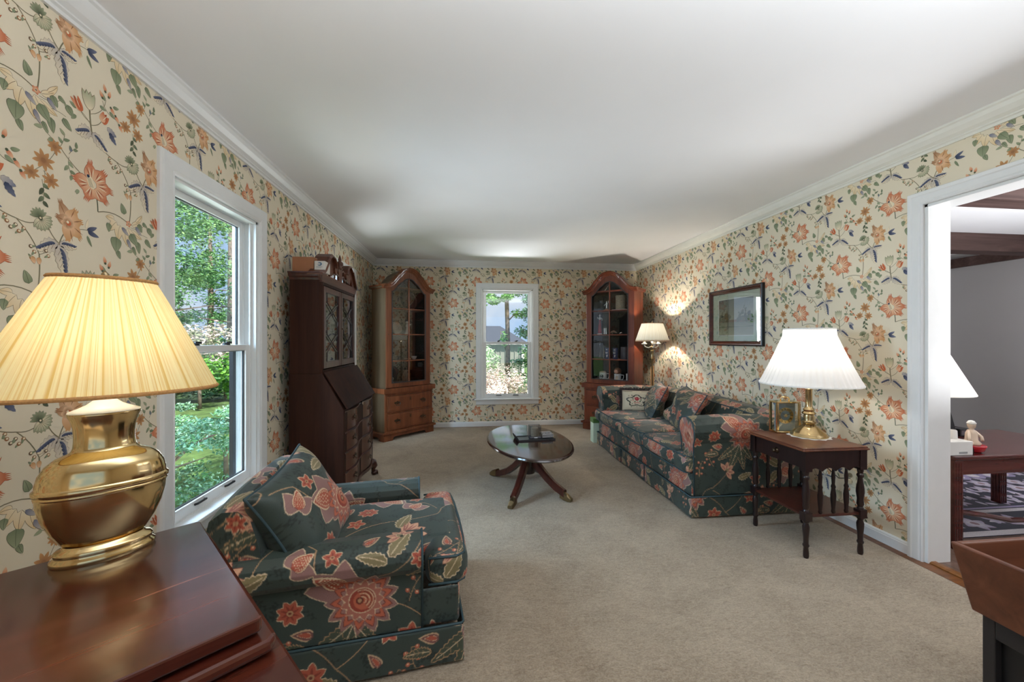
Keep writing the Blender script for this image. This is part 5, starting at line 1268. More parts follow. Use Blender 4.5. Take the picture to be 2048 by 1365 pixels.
FLOOR_BULB = (2.345, 4.835, 1.375)
M['pine'] = wood('pale_board', lin(180,126,76), lin(206,154,100), lin(222,176,124), 'z', 1., .5, 0)
o = MB().hexa([(-.02, -.01, 0), (.02, -.01, 0), (.02, .012, 0), (-.02, .012, 0)], [(-.02, .028, .93), (.02, .028, .93), (.02, .05, .93), (-.02, .05, .93)]).build('wood_board', M['pine'], None, bevel=.002); o.location = (2.415, 5.0, 0); o.rotation_euler = (0, 0, -PI/4); tag(o, 'narrow pale wooden board leaning upright behind the floor lamp pole', 'board')
M['mint'] = plain('mint_card', lin(198,216,196), .6); M['leafgreen'] = plain('green_card', lin(84,120,60), .6)
t = thing('storage_carton', 'mint carton with a green lid tucked behind the far end of the sofa', 'box', (1.64, 4.86, 0), 0)
mb = MB(); mb.box(-.075, .075, -.06, .06, 0, .245); mb.build('body', M['mint'], t, bevel=.003)
mb = MB(); mb.box(-.078, .078, -.063, .063, .245, .30); mb.build('lid', M['leafgreen'], t, bevel=.003)

# ------------------------------------------------------------------ framed picture
pf = thing('framed_picture', 'wood-framed lake landscape with wide pale mat hanging above the sofa', 'picture', (R, 3.665, 1.503), -PI/2)
w, h = .39, .283
mb = MB(); mb.sweep2([(-w, -h), (-w, h), (w, h), (w, -h)], [(0, -.001), (0, -.024), (-.010, -.030), (-.016, -.030), (-.018, -.024), (-.034, -.014), (-.040, -.016), (-.044, -.010), (-.044, -.001)], (0, 0, 0), (1, 0, 0), (0, 0, 1), (0, 1, 0), closed=True)
mb.build('frame', M['mahog_x'], pf)
mb = MB(); mb.sweep2([(-w, -h), (-w, h), (w, h), (w, -h)], [(.002, -.001), (.002, -.027), (-.006, -.031), (-.006, -.001)], (0, 0, 0), (1, 0, 0), (0, 0, 1), (0, 1, 0), closed=True); mb.build('frame_edge', M['black'], pf)
M['mat'] = plain('sage_mat', lin(186,194,176), .85, mottle=.03)
mb = MB()
iw, ih, dx = .262, .186, .0
for a in ((-w+.04, -iw, -h+.04, h-.04), (iw, w-.04, -h+.04, h-.04), (-iw, iw, ih, h-.04), (-iw, iw, -h+.04, -ih)): mb.box(a[0], a[1], -.006, -.001, a[2], a[3])
mb.build('mat', M['mat'], pf)
mb = MB(); mb.sweep2([(-iw, -ih), (-iw, ih), (iw, ih), (iw, -ih)], [(0, -.001), (0, -.007), (-.006, -.006), (-.006, -.001)], (0, 0, 0), (1, 0, 0), (0, 0, 1), (0, 1, 0), closed=True); mb.build('mat_bevel', M['porcelain'], pf)
A = Art()
A.poly([(-iw, -.03), (iw, -.03), (iw, ih), (-iw, ih)], [lin(150,150,128), lin(160,160,138), lin(96,104,104), lin(92,100,102)], 0)
A.poly([(-iw, -.055), (iw, -.06), (iw, -.02), (-iw, -.03)], lin(112,84,62), 1); A.poly([(-iw, -ih), (iw, -ih), (iw, -.05), (-iw, -.05)], [lin(170,166,140), lin(176,170,148), lin(106,112,92), lin(104,110,90)], 1)
rg = random.Random(2)
for cx, hh in ((-.21, .10), (-.15, .13), (-.11, .07), (.06, .09), (.12, .15), (.17, .12), (.21, .08)):
    for k in range(9): disc(A, (cx + rg.uniform(-.03, .03), -.03 + hh * k / 9), .026 * (1 - k / 11), rg.choice((lin(58,66,48), lin(72,80,58), lin(88,84,56))), 2, 8)
A.poly([(-iw, -.10), (-.1, -.09), (.1, -.10), (iw, -.09), (iw, -.098), (-iw, -.106)], lin(84,92,72), 2)
disc(A, (-.12, -.11), .014, lin(110,104,92), 3, 8, 1.5, .6); A.ribbon([(-.105, -.104), (-.088, -.085)], .005, lin(80,76,68), 3)
mb = MB()
for pts, col, ly in A.P: mb.add(np.stack([np.clip(pts[:, 0], -iw, iw), np.full(len(pts), -.002 - .0004 * ly - .00003 * (mb.n % 11)), np.clip(pts[:, 1], -ih, ih)], 1), [list(range(len(pts)))], col)
mb.build('painting', attrmat('painting', .8), pf, flip=True)
mb = MB(); mb.box(-w + .042, w - .042, -.012, -.0095, -h + .042, h - .042); mb.build('pane', glassmat('picture_pane', (.96, .97, .96), .14), pf)

# ------------------------------------------------------------------ outlets
M['socket'] = plain('tan_socket', lin(150,136,108), .4); M['ivory'] = plain('ivory_plastic', lin(222,212,186), .4, mottle=.02)
def outlet(label, loc, rz, plug=False):
    t = thing('wall_outlet', label, 'outlet', loc, rz)
    mb = MB(); mb.box(-.036, .036, -.006, 0, -.058, .058); mb.build('cover_plate', M['ivory'], t, bevel=.003)
    for z in (-.02, .02):
        mb = MB(); mb.prism(circ(.0165, 14), (0, -.006, z), (1, 0, 0), (0, 0, 1), (0, -.002, 0)); s = mb.build('socket', M['socket'], t)
        mb = MB(); mb.box(-.008, -.006, -.0086, -.008, z - .001, z + .008); mb.box(.006, .008, -.0086, -.008, z - .001, z + .008); mb.prism(circ(.0024, 8), (0, -.008, z - .008), (1, 0, 0), (0, 0, 1), (0, -.0008, 0)); mb.build('slot', M['black'], s)
    if plug: mb = MB(); mb.box(-.014, .014, -.034, -.008, -.034, -.006); mb.build('plug', M['ivory'], t, bevel=.003)
    return t
outlet('ivory outlet low on the back wall beside the left display cabinet', (-.345, B, .372), 0)
outlet('ivory outlet with a plug on the right wall behind the end table', (R, 2.475, .322), -PI/2, True)
# ------------------------------------------------------------------ armchair (local +x is the way it faces)
ac = thing('armchair', 'dark green floral skirted armchair in the left foreground by the window', 'armchair', (-.055, 1.965, 0), .13)
SA = .0030; HWc = .372
mb = MB(); softbox(mb, (-.47, 0, .083), (.94, 2*HWc + .012, .146), .012, SA, .02, .02, faces='XyYx',
    warp=lambda P: P + np.stack([0*P[..., 0], np.sign(P[..., 1]) * (.155 - P[..., 2]) * .05 * (.5 + .5*np.sin(P[..., 0]*14)), 0*P[..., 0]], -1))
mb.build('skirt', M['fabric'], ac, smooth=True, flip=True)
mb = MB(); softbox(mb, (-.475, 0, .225), (.92, 2*HWc - .040, .155), .018, SA, .11, .31, faces='XyYx'); mb.build('base', M['fabric'], ac, smooth=True, flip=True)
mb = MB(); mb.tube([(-.93, -HWc - .002, .158), (-.012, -HWc - .002, .158), (-.003, -HWc + .008, .158), (-.003, HWc - .008, .158), (-.012, HWc + .002, .158), (-.93, HWc + .002, .158)], .005, 6); mb.build('piping', M['piping'], ac, smooth=True)
aprof = [(.0, .16), (.0, .42), (-.008, .452), (-.002, .480), (.022, .500), (.070, .507), (.122, .500), (.155, .478), (.166, .446), (.160, .412), (.140, .388), (.122, .378), (.118, .16)]
for s in (-1, 1):
    yi = s * (HWc - .124)
    mb = MB(); rollsweep(mb, aprof, -.90, -.165, SA, lambda a, p, q, s=s, yi=yi: (a + 0*p, yi + s*p, q - .012 * np.clip((-.5 - a), 0, 1) * (q > .36)), (.68 if s < 0 else .33), .38)
    am = mb.build('arm', M['fabric'], ac, smooth=True, flip=True, sharp=60)
    mb = MB(); mb.tube([(-.163, yi + s*p, q) for p, q in aprof], .005, 6); mb.build('piping', M['piping'], am, smooth=True)
mb = MB(); bpf = [(-.655, .16), (-.695, .40), (-.735, .59), (-.755, .660), (-.795, .700), (-.845, .700), (-.883, .672), (-.897, .61), (-.90, .16)]
rollsweep(mb, bpf, -HWc + .012, HWc - .012, SA, lambda a, p, q: (p + 0*a, a, q - .03 * (np.abs(a) / HWc) ** 3 * (q > .5)), .21, .44); mb.build('backrest', M['fabric'], ac, smooth=True, flip=True, sharp=60)
mb = MB(); softbox(mb, (-.36, 0, .362), (.70, .478, .150), .045, SA, .26, .10, puff=(.0, 0, .022), faces='XyYZx')
softbox(mb, (-.062, 0, .356), (.165, .69, .146), .050, SA, .26, .10, puff=(.012, 0, .010), faces='XyYZxz')
sc = mb.build('seat_cushion', M['fabric'], ac, smooth=True, flip=True)
mb = MB()
for z in (.408, .304): mb.tube([(-.138, -.336, z), (-.03, -.342, z), (.006, -.32, z), (.016, -.2, z), (.02, 0, z), (.016, .2, z), (.006, .32, z), (-.03, .342, z), (-.138, .336, z)], .005, 6)
mb.build('piping', M['piping'], sc, smooth=True)
t = thing('back_pillow', 'plump green floral back pillow propped on the armchair', 'pillow', (-.670, 1.752, .566), 0)
body, rim = pillow(.47, .43, .20, .0030, pframe((0, 0, 0), (.0, .97, .15), (-.42, .25, .87)), .20, .50, -.25, None, .09, .03, 5)
body.build('cover', M['fabric'], t, smooth=True, flip=True); mb = MB(); mb.tube(rim, .0055, 6, closed=True); mb.build('piping', M['piping'], t, smooth=True)

# ------------------------------------------------------------------ fold-over table in the left foreground, set corner-wise
AT = math.radians(40.6)
ft = thing('folding_table', 'reddish mahogany fold-over table in the left foreground under the brass lamp', 'table', (-.755, 1.238, 0), AT)
# local: origin = far right corner of the leaf; x runs left along the back edge (negative), y runs toward the viewer (negative)
M['red_mahog'] = wood('red_mahogany_top', lin(44,17,12), lin(72,30,20), lin(100,48,32), 'x', .55, .2, .5, .4, True)
mb = MB(); mb.prism([(-.72, 0), (-.006, 0), (0, -.006), (0, -.575), (-.006, -.582), (-.72, -.582)], (0, 0, .733), (1, 0, 0), (0, 1, 0), (0, 0, .027)); mb.build('top_leaf', M['red_mahog'], ft, bevel=.005)
mb = MB(); mb.prism([(-.72, -.01), (.012, -.01), (.020, -.02), (.020, -.590), (.006, -.606), (-.72, -.606)], (0, 0, .700), (1, 0, 0), (0, 1, 0), (0, 0, .024)); mb.build('lower_leaf', M['red_mahog'], ft, bevel=.008)
mb = MB(); mb.box(-.72, .034, -1.02, .012, .668, .692); mb.build('tabletop', M['red_mahog'], ft, bevel=.006)
mb = MB(); mb.box(-.69, -.03, -.95, -.04, .58, .668); mb.build('apron', M['red_mahog'], ft, bevel=.003)
mb = MB(); mb.box(-.71, .0, -.56, -.03, .692, .700); mb.box(-.71, -.01, -.55, -.02, .724, .733); mb.build('gap_shade', M['black'], ft)  # black sheets painting the shade in the gaps between the leaves
mb = MB(); mb.tube([(.004, -.045, .735), (.004, -.20, .735)], .006, 6); mb.build('hinge', M['dark_brass'], ft)
for x in (-.66, -.06):
    for y in (-.92, -.07):
        mb = MB(); mb.hexa([(x-.016, y-.016, 0), (x+.016, y-.016, 0), (x+.016, y+.016, 0), (x-.016, y+.016, 0)], [(x-.026, y-.026, .59), (x+.026, y-.026, .59), (x+.026, y+.026, .59), (x-.026, y+.026, .59)]); mb.build('leg', M['red_mahog'], ft, bevel=.003)

# ------------------------------------------------------------------ brass lamp
BLX, BLY, BZ = -.868, 1.075, .7605
bl = thing('brass_lamp', 'large polished brass urn lamp with pleated yellow shade on the fold-over table', 'lamp', (BLX, BLY, BZ), AT)
E_, KR = .56, .715
mb = MB(); mb.lathe([(.0, 0), (.126, 0), (.129, .006), (.127, .012), (.120, .016), (.118, .021), (.121, .026), (.114, .032), (.102, .035), (.098, .040), (.0, .040)], 64, (0, 0, 0), KR, KR*.60, cap=False); mb.build('foot', M['brass'], bl, smooth=True, sharp=50)
body = [(.0, .038), (.090, .038), (.104, .046), (.128, .076), (.146, .108), (.156, .140), (.158, .160), (.158, .178), (.157, .190), (.151, .209), (.137, .228), (.114, .243), (.090, .250), (.080, .255), (.076, .263), (.0745, .275), (.074, .288), (.076, .308), (.082, .327), (.089, .338), (.090, .343), (.084, .345), (.0, .345)]
mb = MB(); mb.lathe(body, 96, (0, 0, 0), KR, KR*E_, cap=False); mb.build('body', M['brass'], bl, smooth=True, sharp=60)
mb = MB(); mb.lathe([(.158, .164), (.1645, .168), (.1645, .176), (.158, .180)], 96, (0, 0, 0), KR, KR*E_, cap=False); mb.lathe([(.158, .157), (.1605, .159), (.1605, .162), (.158, .164)], 96, (0, 0, 0), KR, KR*E_, cap=False); mb.build('band', M['brass'], bl, smooth=True)
M['cap_white'] = plain('white_cap', lin(236,234,228), .35, mottle=.02)
mb = MB(); mb.lathe([(.089, .343), (.088, .347), (.066, .354), (.044, .362), (.028, .372), (.012, .380), (0, .381)], 48, (0, 0, 0), KR, KR*(E_ + .04), cap=False); mb.build('cap', M['cap_white'], bl, smooth=True)
mb = MB(); mb.tube([(0, 0, .378), (0, 0, .47)], .009, 12); mb.tube([(-.05, 0, .47), (-.06, 0, .55), (-.04, 0, .64), (0, 0, .672)], .003, 6); mb.tube([(.05, 0, .47), (.06, 0, .55), (.04, 0, .64), (0, 0, .672)], .003, 6); mb.tube([(-.05, 0, .47), (.05, 0, .47)], .004, 6); mb.build('stem', M['silver'], bl)
mb = MB(); mb.lathe([(.014, .46), (.022, .48), (.032, .52), (.028, .55), (0, .565)], 16); mb.build('bulb', M['bulb'], bl, smooth=True)
rgp = np.random.default_rng(3)
seg = 720; aa = np.arange(seg) * 2 * PI / seg
pl = sum(rgp.uniform(.3, 1) * np.sin(k * aa + rgp.uniform(0, 6)) for k in (53, 71, 89, 110, 37)) / 3
prof = [(.218, .390), (.221, .394), (.208, .422), (.180, .482), (.150, .545), (.118, .612), (.094, .660)]
V = np.zeros((len(prof), seg, 3)); EY = .68
for i, (r, z) in enumerate(prof):
    rr = r * (1 + .006 * pl); V[i, :, 0] = rr * np.cos(aa); V[i, :, 1] = rr * np.sin(aa) * EY; V[i, :, 2] = z
F = gridfaces(len(prof), seg); F2 = np.array([(i*seg + seg - 1, (i+1)*seg + seg - 1, (i+1)*seg, i*seg) for i in range(len(prof) - 1)])
mb = MB(); mb.add(V.reshape(-1, 3), np.concatenate([F, F2])); sh = mb.build('shade', M['shade_brass'], bl, smooth=True)
for r, z, hh in ((.221, .392, .0045), (.094, .661, .0045)): mb = MB(); mb.lathe([(r + .001, z - hh), (r + .004, z), (r + .001, z + hh), (r - .005, z + hh), (r - .005, z - hh), (r + .001, z - hh)], 120, (0, 0, 0), 1, EY, cap=False); mb.build('trim', M['gold_trim'], sh, smooth=True)
mb = MB(); mb.tube([(-.094, 0, .660), (.094, 0, .660)], .0025, 6); mb.tube([(0, -.094*EY, .660), (0, .094*EY, .660)], .0025, 6); mb.lathe([(.006, .660), (.010, .665), (.006, .670), (.008, .675), (.001, .684)], 12); mb.build('finial', M['old_brass'], bl, smooth=True)
q = Matrix.Rotation(AT, 3, 'Z') @ Vector((0, 0, .525)); BRASS_BULB = (BLX + q.x, BLY + q.y, BZ + q.z)

# ------------------------------------------------------------------ dough trough on a dark stand, right foreground
DX, DY = 1.497, 1.082
db = thing('dough_trough', 'brown wooden trough with sloping sides in the right foreground corner', 'trough', (DX, DY, .455))
tw, tl, hh, sl, th_ = .62, .90, .195, .032, .018   # extends +x and -y
mb = MB()
def slab(o0, o1, o2, o3, n):   # bottom a,b then top a,b, thickness n
    a, b, c, d = map(np.array, (o0, o1, o2, o3)); n = np.array(n)
    mb.hexa([a, b, b + n, a + n], [c, d, d + n, c + n])
slab((sl, -sl, 0), (sl, -tl + sl, 0), (0, 0, hh), (0, -tl, hh), (th_, 0, 0)); mb.build('side', M['dough'], db, bevel=.004)
mb = MB(); slab((tw - sl, -sl, 0), (tw - sl, -tl + sl, 0), (tw, 0, hh), (tw, -tl, hh), (-th_, 0, 0)); mb.build('side', M['dough'], db, bevel=.004)
mb = MB(); slab((sl + th_, -sl, 0), (tw - sl - th_, -sl, 0), (th_, 0, hh), (tw - th_, 0, hh), (0, -th_, 0)); mb.build('end', M['dough'], db, bevel=.004)
mb = MB(); slab((sl + th_, -tl + sl, 0), (tw - sl - th_, -tl + sl, 0), (th_, -tl, hh), (tw - th_, -tl, hh), (0, th_, 0)); mb.build('end', M['dough'], db, bevel=.004)
mb = MB(); mb.box(sl + .004, tw - sl - .004, -tl + sl + .004, -sl - .004, 0.002, .016); mb.build('bottom', M['dough'], db)
ds = thing('trough_stand', 'black wooden stand under the brown trough in the right foreground', 'stand', (DX, DY, 0))
X0, X1, Y0, Y1_ = .050, tw - .050, -tl + .05, -.045
for x in (X0, X1 - .045):
    for y in (Y0, Y1_ - .03): mb = MB(); mb.box(x, x + .045, y, y + .03, 0, .453); mb.build('leg', M['dark_stand'], ds, bevel=.003)
mb = MB()
for x in (X0, X1 - .02): mb.box(x, x + .02, Y0 + .03, Y1_ - .03, .395, .453)
for y in (Y0, Y1_ - .02): mb.box(X0 + .045, X1 - .045, y, y + .02, .395, .453)
mb.build('apron', M['dark_stand'], ds, bevel=.002)
mb = MB(); mb.box(X0 + .022, X0 + .03, Y0 + .03, Y1_ - .03, .03, .395); mb.box(X0 + .03, X1 - .02, Y1_ - .012, Y1_ - .004, .03, .395); mb.box(X0 + .022, X1 - .02, Y0 + .03, Y1_ - .01, .02, .035); mb.build('panel', M['black'], ds)

# ------------------------------------------------------------------ family room furniture
fx, fy = 2.965, 2.115
fm = thing('family_room_table', 'low reddish-brown table with fluted legs seen through the doorway', 'table', (fx, fy, 0))
M['fam_wood'] = wood('rosewood_table', lin(44,20,20), lin(78,36,34), lin(100,50,46), 'x', .7, .2, .5)
W_, D_ = 1.25, .62
mb = MB(); mb.box(0, W_, 0, D_, .535, .562); mb.build('tabletop', M['fam_wood'], fm, bevel=.007)
mb = MB(); mb.box(.05, W_ - .05, .012, .030, .445, .535); mb.box(.05, W_ - .05, D_ - .03, D_ - .012, .445, .535); mb.box(.012, .03, .05, D_ - .05, .445, .535); mb.box(W_ - .03, W_ - .012, .05, D_ - .05, .445, .535); mb.build('apron', M['fam_wood'], fm, bevel=.002)
for x in (.006, W_ - .066):
    for y in (.006, D_ - .066):
        mb = MB(); mb.box(x, x + .06, y, y + .06, FL + .001, .535)
        for k in (.012, .030, .048): mb.box(x + k - .003, x + k + .003, y - .003, y + .063, .01, .52); mb.box(x - .003, x + .063, y + k - .003, y + k + .003, .01, .52)
        mb.build('leg', M['fam_wood'], fm, bevel=.002)
mb = MB(); mb.tube([(.06, .02, .215), (.25, .03, .180), (.45, .04, .135), (.7, .05, .12), (1.19, .05, .12)], .016, 8); mb.build('stretcher', M['fam_wood'], fm)
TF = .5625
fl2 = thing('table_lamp', 'lamp with plain white cone shade on the family room table beyond the doorway', 'lamp', (fx + .205, fy + .345, TF))
mb = MB(); mb.lathe([(.075, 0), (.078, .01), (.05, .03), (.03, .06), (.05, .12), (.055, .17), (.03, .23), (.015, .26), (.015, .36)], 24); mb.build('base', M['porcelain'], fl2, smooth=True)
mb = MB(); mb.lathe([(.262, .345), (.262, .35), (.10, .70)], 64, cap=False); mb.build('shade', M['shade_white'], fl2, smooth=True)
mb = MB(); mb.lathe([(.01, .36), (.03, .44), (.03, .47), (0, .5)], 12); mb.build('bulb', M['bulb'], fl2, smooth=True)
FAMILY_BULB = (fx + .205, fy + .345, TF + .5)
t = carton('tissue_box', 'white carton at the corner of the family room table', 'box', (fx + .055, fy + .075, TF), 0, (.20, .11, .085), M['porcelain'])
mb = MB(); mb.box(.0, .06, -.0557, -.055, .010, .022); mb.build('print', M['grey_ink'], t)
turned('white_cup', 'small white cup standing on the white carton', 'cup', (fx + .115, fy + .095, TF + .086), [(.020, 0), (.022, .003), (.020, .05), (.017, .055), (.015, .05), (.016, .006), (0, .005)], M['porcelain'])
M['red_lacquer'] = plain('red_lacquer', lin(190,30,44), .2, coat=.5)
t = thing('red_dish', 'shiny red and black dish on the family room table', 'dish', (fx + .235, fy + .09, TF), 0)
mb = MB(); mb.lathe([(.035, 0), (.05, .01), (.062, .04), (.060, .045), (.045, .04), (0, .035)], 24, (.02, 0, 0)); mb.build('bowl', M['red_lacquer'], t, smooth=True)
mb = MB(); mb.box(-.075, -.02, -.035, .035, 0, .042); mb.build('block', M['black'], t, bevel=.003)
t = thing('clown_figurine', 'seated pale figurine with pink arms resting on the red dish', 'figurine', (fx + .245, fy + .09, TF + .046), 0)
mb = MB(); mb.lathe([(.042, 0), (.045, .012), (.03, .03), (.028, .07), (.02, .09), (.010, .098), (.019, .110), (.021, .128), (.012, .142), (.002, .147)], 16); mb.tube([(.02, 0, .085), (.045, -.02, .05), (.03, -.035, .03)], .009, 6); mb.tube([(-.02, 0, .085), (-.045, -.02, .05), (-.06, -.03, .02)], .009, 6); mb.tube([(-.02, -.02, .012), (-.06, -.035, .012)], .011, 6); mb.build('body', M['pinkplate'], t, smooth=True)
mb = MB(); mb.lathe([(.020, .128), (.023, .136), (.014, .150), (.002, .154)], 14); mb.build('hat', M['porcelain'], t, smooth=True)
t = thing('black_speaker', 'small black wedge-shaped speaker at the back of the family room table', 'speaker', (fx + .545, fy + .49, TF), 0)
mb = MB(); mb.hexa([(-.10, -.07, 0), (.07, -.07, 0), (.07, .07, 0), (-.10, .07, 0)], [(-.10, -.05, .185), (.035, -.05, .185), (.035, .05, .185), (-.10, .05, .185)]); mb.build('case', M['black'], t, bevel=.004)
t = thing('alarm_clock', 'little black clock radio beside the wedge-shaped speaker', 'clock', (fx + .705, fy + .47, TF), 0)
mb = MB(); mb.box(-.06, .05, -.04, .04, 0, .055); mb.build('case', M['black'], t, bevel=.004)
mb = MB(); mb.box(-.05, .04, -.0415, -.040, .012, .045); mb.build('display', M['smoke'], t)
# family room rug with a dark persian-style pattern
A = Art(); rg = random.Random(9); rx0, rx1, ry0, ry1 = 0, 2.9, 0, 2.7
NVY, LAV, CRM, ROS = lin(38,40,60), lin(150,140,176), lin(206,200,206), lin(140,110,120)
A.poly([(rx0, ry0), (rx1, ry0), (rx1, ry1), (rx0, ry1)], CRM, 0); A.poly([(.06, .06), (rx1-.06, .06), (rx1-.06, ry1-.06), (.06, ry1-.06)], NVY, 1)
for a, b, col in ((.30, .345, CRM), (.36, .385, LAV)):
    for e in (((a, a), (rx1-a, a), (rx1-b, b), (b, b)), ((a, ry1-a), (rx1-a, ry1-a), (rx1-b, ry1-b), (b, ry1-b)), ((a, a), (b, b), (b, ry1-b), (a, ry1-a)), ((rx1-a, a), (rx1-b, b), (rx1-b, ry1-b), (rx1-a, ry1-a))): A.poly(e, col, 2)
def rosette(c, r):
    for k in range(6): leafp(A, c, k * PI / 3 + .2, r, r * .6, CRM, LAV, 2, out=ROS, ow=.004)
    disc(A, c, r * .25, ROS, 5, 8)
for i in range(16):
    for j in range(15):
        c = (.16 + i * .172 + rg.uniform(-.02, .02), .16 + j * .17 + rg.uniform(-.02, .02))
        edge = min(c[0], rx1 - c[0], c[1], ry1 - c[1])
        if .26 < edge < .41 or edge < .11: continue
        if edge > .9 and rg.random() < .8:
            disc(A, c, .09, LAV, 1, 9); disc(A, c, .05, CRM, 2, 8)
        elif (i + j) % 2: rosette(c, rg.uniform(.08, .11))
        else:
            for k in range(6): leafp(A, (c[0] + rg.uniform(-.05, .05), c[1] + rg.uniform(-.05, .05)), rg.uniform(0, 6), .08, .035, LAV, CRM, 2, out=None)
mb = MB()
for pts, col, ly in A.P: mb.add(np.stack([pts[:, 0], pts[:, 1], np.full(len(pts), .006 + .0004 * ly + .00003 * (mb.n % 11))], 1), [list(range(len(pts)))], col)
mb.box(0, rx1, 0, ry1, 0, .0055); mb.C[-1] = np.repeat(np.array([NVY]), 8, 0)
o = mb.build('area_rug', attrmat('rug_pile', .95, .2, .1, .5, 180., .5), None, flip=True); o.location = (3.19, 2.24, FL + .0012); tag(o, 'navy and lavender patterned rug on the family room floor', 'rug')
# ------------------------------------------------------------------ garden seen through the windows
GZ = -.45
def leafcloud(mb, centres, radii, n, size, cols, seed, flat=.9, up=.25):
    """n small folded leaves spread over ellipsoid clumps"""
    g = np.random.default_rng(seed)
    C, Rr = np.array(centres, float), np.array(radii, float)
    if Rr.ndim == 1: Rr = np.repeat(Rr[:, None], 3, 1)
    k = g.integers(0, len(C), n)
    d = g.normal(size=(n, 3)); d /= np.linalg.norm(d, axis=1)[:, None]
    P = C[k] + d * Rr[k] * (g.random(n) ** .45)[:, None]
    a = g.normal(size=(n, 3)); a[:, 2] *= .5; a /= np.linalg.norm(a, axis=1)[:, None]
    b = np.cross(a, g.normal(size=(n, 3))); b /= np.linalg.norm(b, axis=1)[:, None]
    s = (size * g.uniform(.6, 1.3, n))[:, None]
    nn = np.cross(a, b)
    V = np.stack([P - a * s, P + b * s * .45 + nn * s * .15, P + a * s, P - b * s * .45 + nn * s * .15], 1).reshape(-1, 3)
    i = np.arange(n)[:, None] * 4; F = np.concatenate([i, i + 1, i + 2, i + 3], 1)
    cc = np.array(cols); col = cc[g.integers(0, len(cc), n)] * g.uniform(.75, 1.25, (n, 1))
    mb.add(V, F, np.repeat(np.clip(col, 0, 1), 4, 0))
BARK = plain('tree_bark', lin(118,104,92), .9, mottle=.35, sc=14, bmp=.6)
def tree(name, label, cat, loc, trunk, clumps, n, size, cols, seed, group=None, branches=()):
    t = thing(name, label, cat, loc, 0, group)
    if trunk:
        mb = MB(); mb.tube(trunk[0], trunk[1], 10); mb.build('trunk', BARK, t, smooth=True)
    for q, r in branches:
        mb = MB(); mb.tube(q, r, 6); mb.build('branch', BARK, t, smooth=True)
    mb = MB(); leafcloud(mb, [c[:3] for c in clumps], [c[3] if not isinstance(c[3], tuple) else c[3] for c in clumps], n, size, cols, seed)
    f = mb.build('foliage', M['leaf'], t, flip=True); f['kind'] = 'stuff'; return t
o = MB().add([(-40, -8, GZ - .3), (L - .16, -8, GZ), (L - .16, 60, GZ), (-40, 60, GZ - .3)], [(0, 1, 2, 3)]).add([(L - .16, B + .16, GZ), (30, B + .16, GZ), (30, 60, GZ - .2), (L - .16, 60, GZ)], [(0, 1, 2, 3)]).build('ground', plain('lawn', lin(84,112,58), .95, mottle=.4, sc=5), None); o['kind'] = 'structure'
G1, G2, G3, G4 = lin(88,136,84), lin(118,164,104), lin(150,190,124), lin(64,106,72)
B1, B2, B3 = lin(92,136,114), lin(118,160,134), lin(150,186,158)
rg = random.Random(21)
def spread(n, c, s, r0, r1, flat=.45):
    return [(c[0] + rg.uniform(-s[0], s[0]), c[1] + rg.uniform(-s[1], s[1]), c[2] + rg.uniform(-s[2], s[2]), (r := rg.uniform(r0, r1)) and (r, r, r * flat)) for _ in range(n)]
# beyond the left window: sight lines leave through x/y between -.48 and -.70
T = lambda x, y: (x, y, GZ)
def bigtree(label, x, y, h, w, n, cols, seed, size=.10, dens=26):
    bz = [([(0, 0, h*.3 + k*.5), (rg.uniform(-1, 1)*w*.5, rg.uniform(-1, 1)*w*.5, h*.35 + k*.5), (rg.uniform(-1, 1)*w*.9, rg.uniform(-1, 1)*w*.9, h*.38 + k*.5)], [.04, .028, .01]) for k in range(3)]
    tree('leafy_tree', label, 'tree', T(x, y), ([(0, 0, 0), (.05, 0, h*.4), (-.05, .1, h*.9)], [.16, .12, .05]), spread(dens, (0, 0, h*.62), (w*.8, w*.8, h*.36), .5, 1.0), n, size, cols, seed, 'trees beyond the left window', bz)
bigtree('broad mid-green tree filling the upper left of the near window', -7.6, 11.2, 5.6, 1.9, 5600, (G1, G2, G4), 1, .055, 20)
bigtree('light green tree at the upper right of the near left window', -7.2, 13.2, 6.2, 1.8, 5000, (G2, G3, G1), 2, .055, 18)
bigtree('tall distant green tree behind the light green one', -11.5, 19.5, 8.5, 2.6, 5000, (G1, G4, G2), 3, .09, 18)
bigtree('bluish green tree farthest left through the near window', -10.8, 14.6, 6.5, 2.3, 4600, (B1, G1, B2), 4, .07, 18)
tree('pale_shrub', 'pale pinkish flowering shrub in the middle distance of the left garden', 'shrub', T(-6.6, 10.8), ([(0, 0, 0), (0, 0, .8)], [.05, .03]), spread(9, (0, 0, 1.5), (.7, .7, .5), .3, .5, .7), 1800, .06, (lin(214,196,192), lin(196,186,180), lin(150,160,130)), 5)
tree('leafy_shrub', 'dark green hedge shrub at the far edge of the lawn', 'shrub', T(-7.0, 12.6), ([(0, 0, 0), (0, 0, .6)], [.05, .03]), spread(12, (0, 0, .8), (1.3, .8, .5), .4, .6, .8), 3600, .07, (G4, G1, B1), 6)
tree('leafy_shrub', 'dense blue-green hedge shrub left of the lawn', 'shrub', T(-8.2, 11.6), ([(0, 0, 0), (0, 0, .6)], [.05, .03]), spread(12, (0, 0, .8), (1.0, .8, .5), .4, .6, .8), 3600, .07, (G4, B1, B2), 16)
tree('leafy_shrub', 'bright green broadleaf shrub at the right of the lawn', 'shrub', T(-4.3, 8.6), ([(0, 0, 0), (0, 0, .6)], [.04, .03]), spread(10, (0, 0, .95), (.55, .6, .5), .28, .42, .8), 3400, .055, (lin(84,140,52), lin(110,166,66), G1), 7)
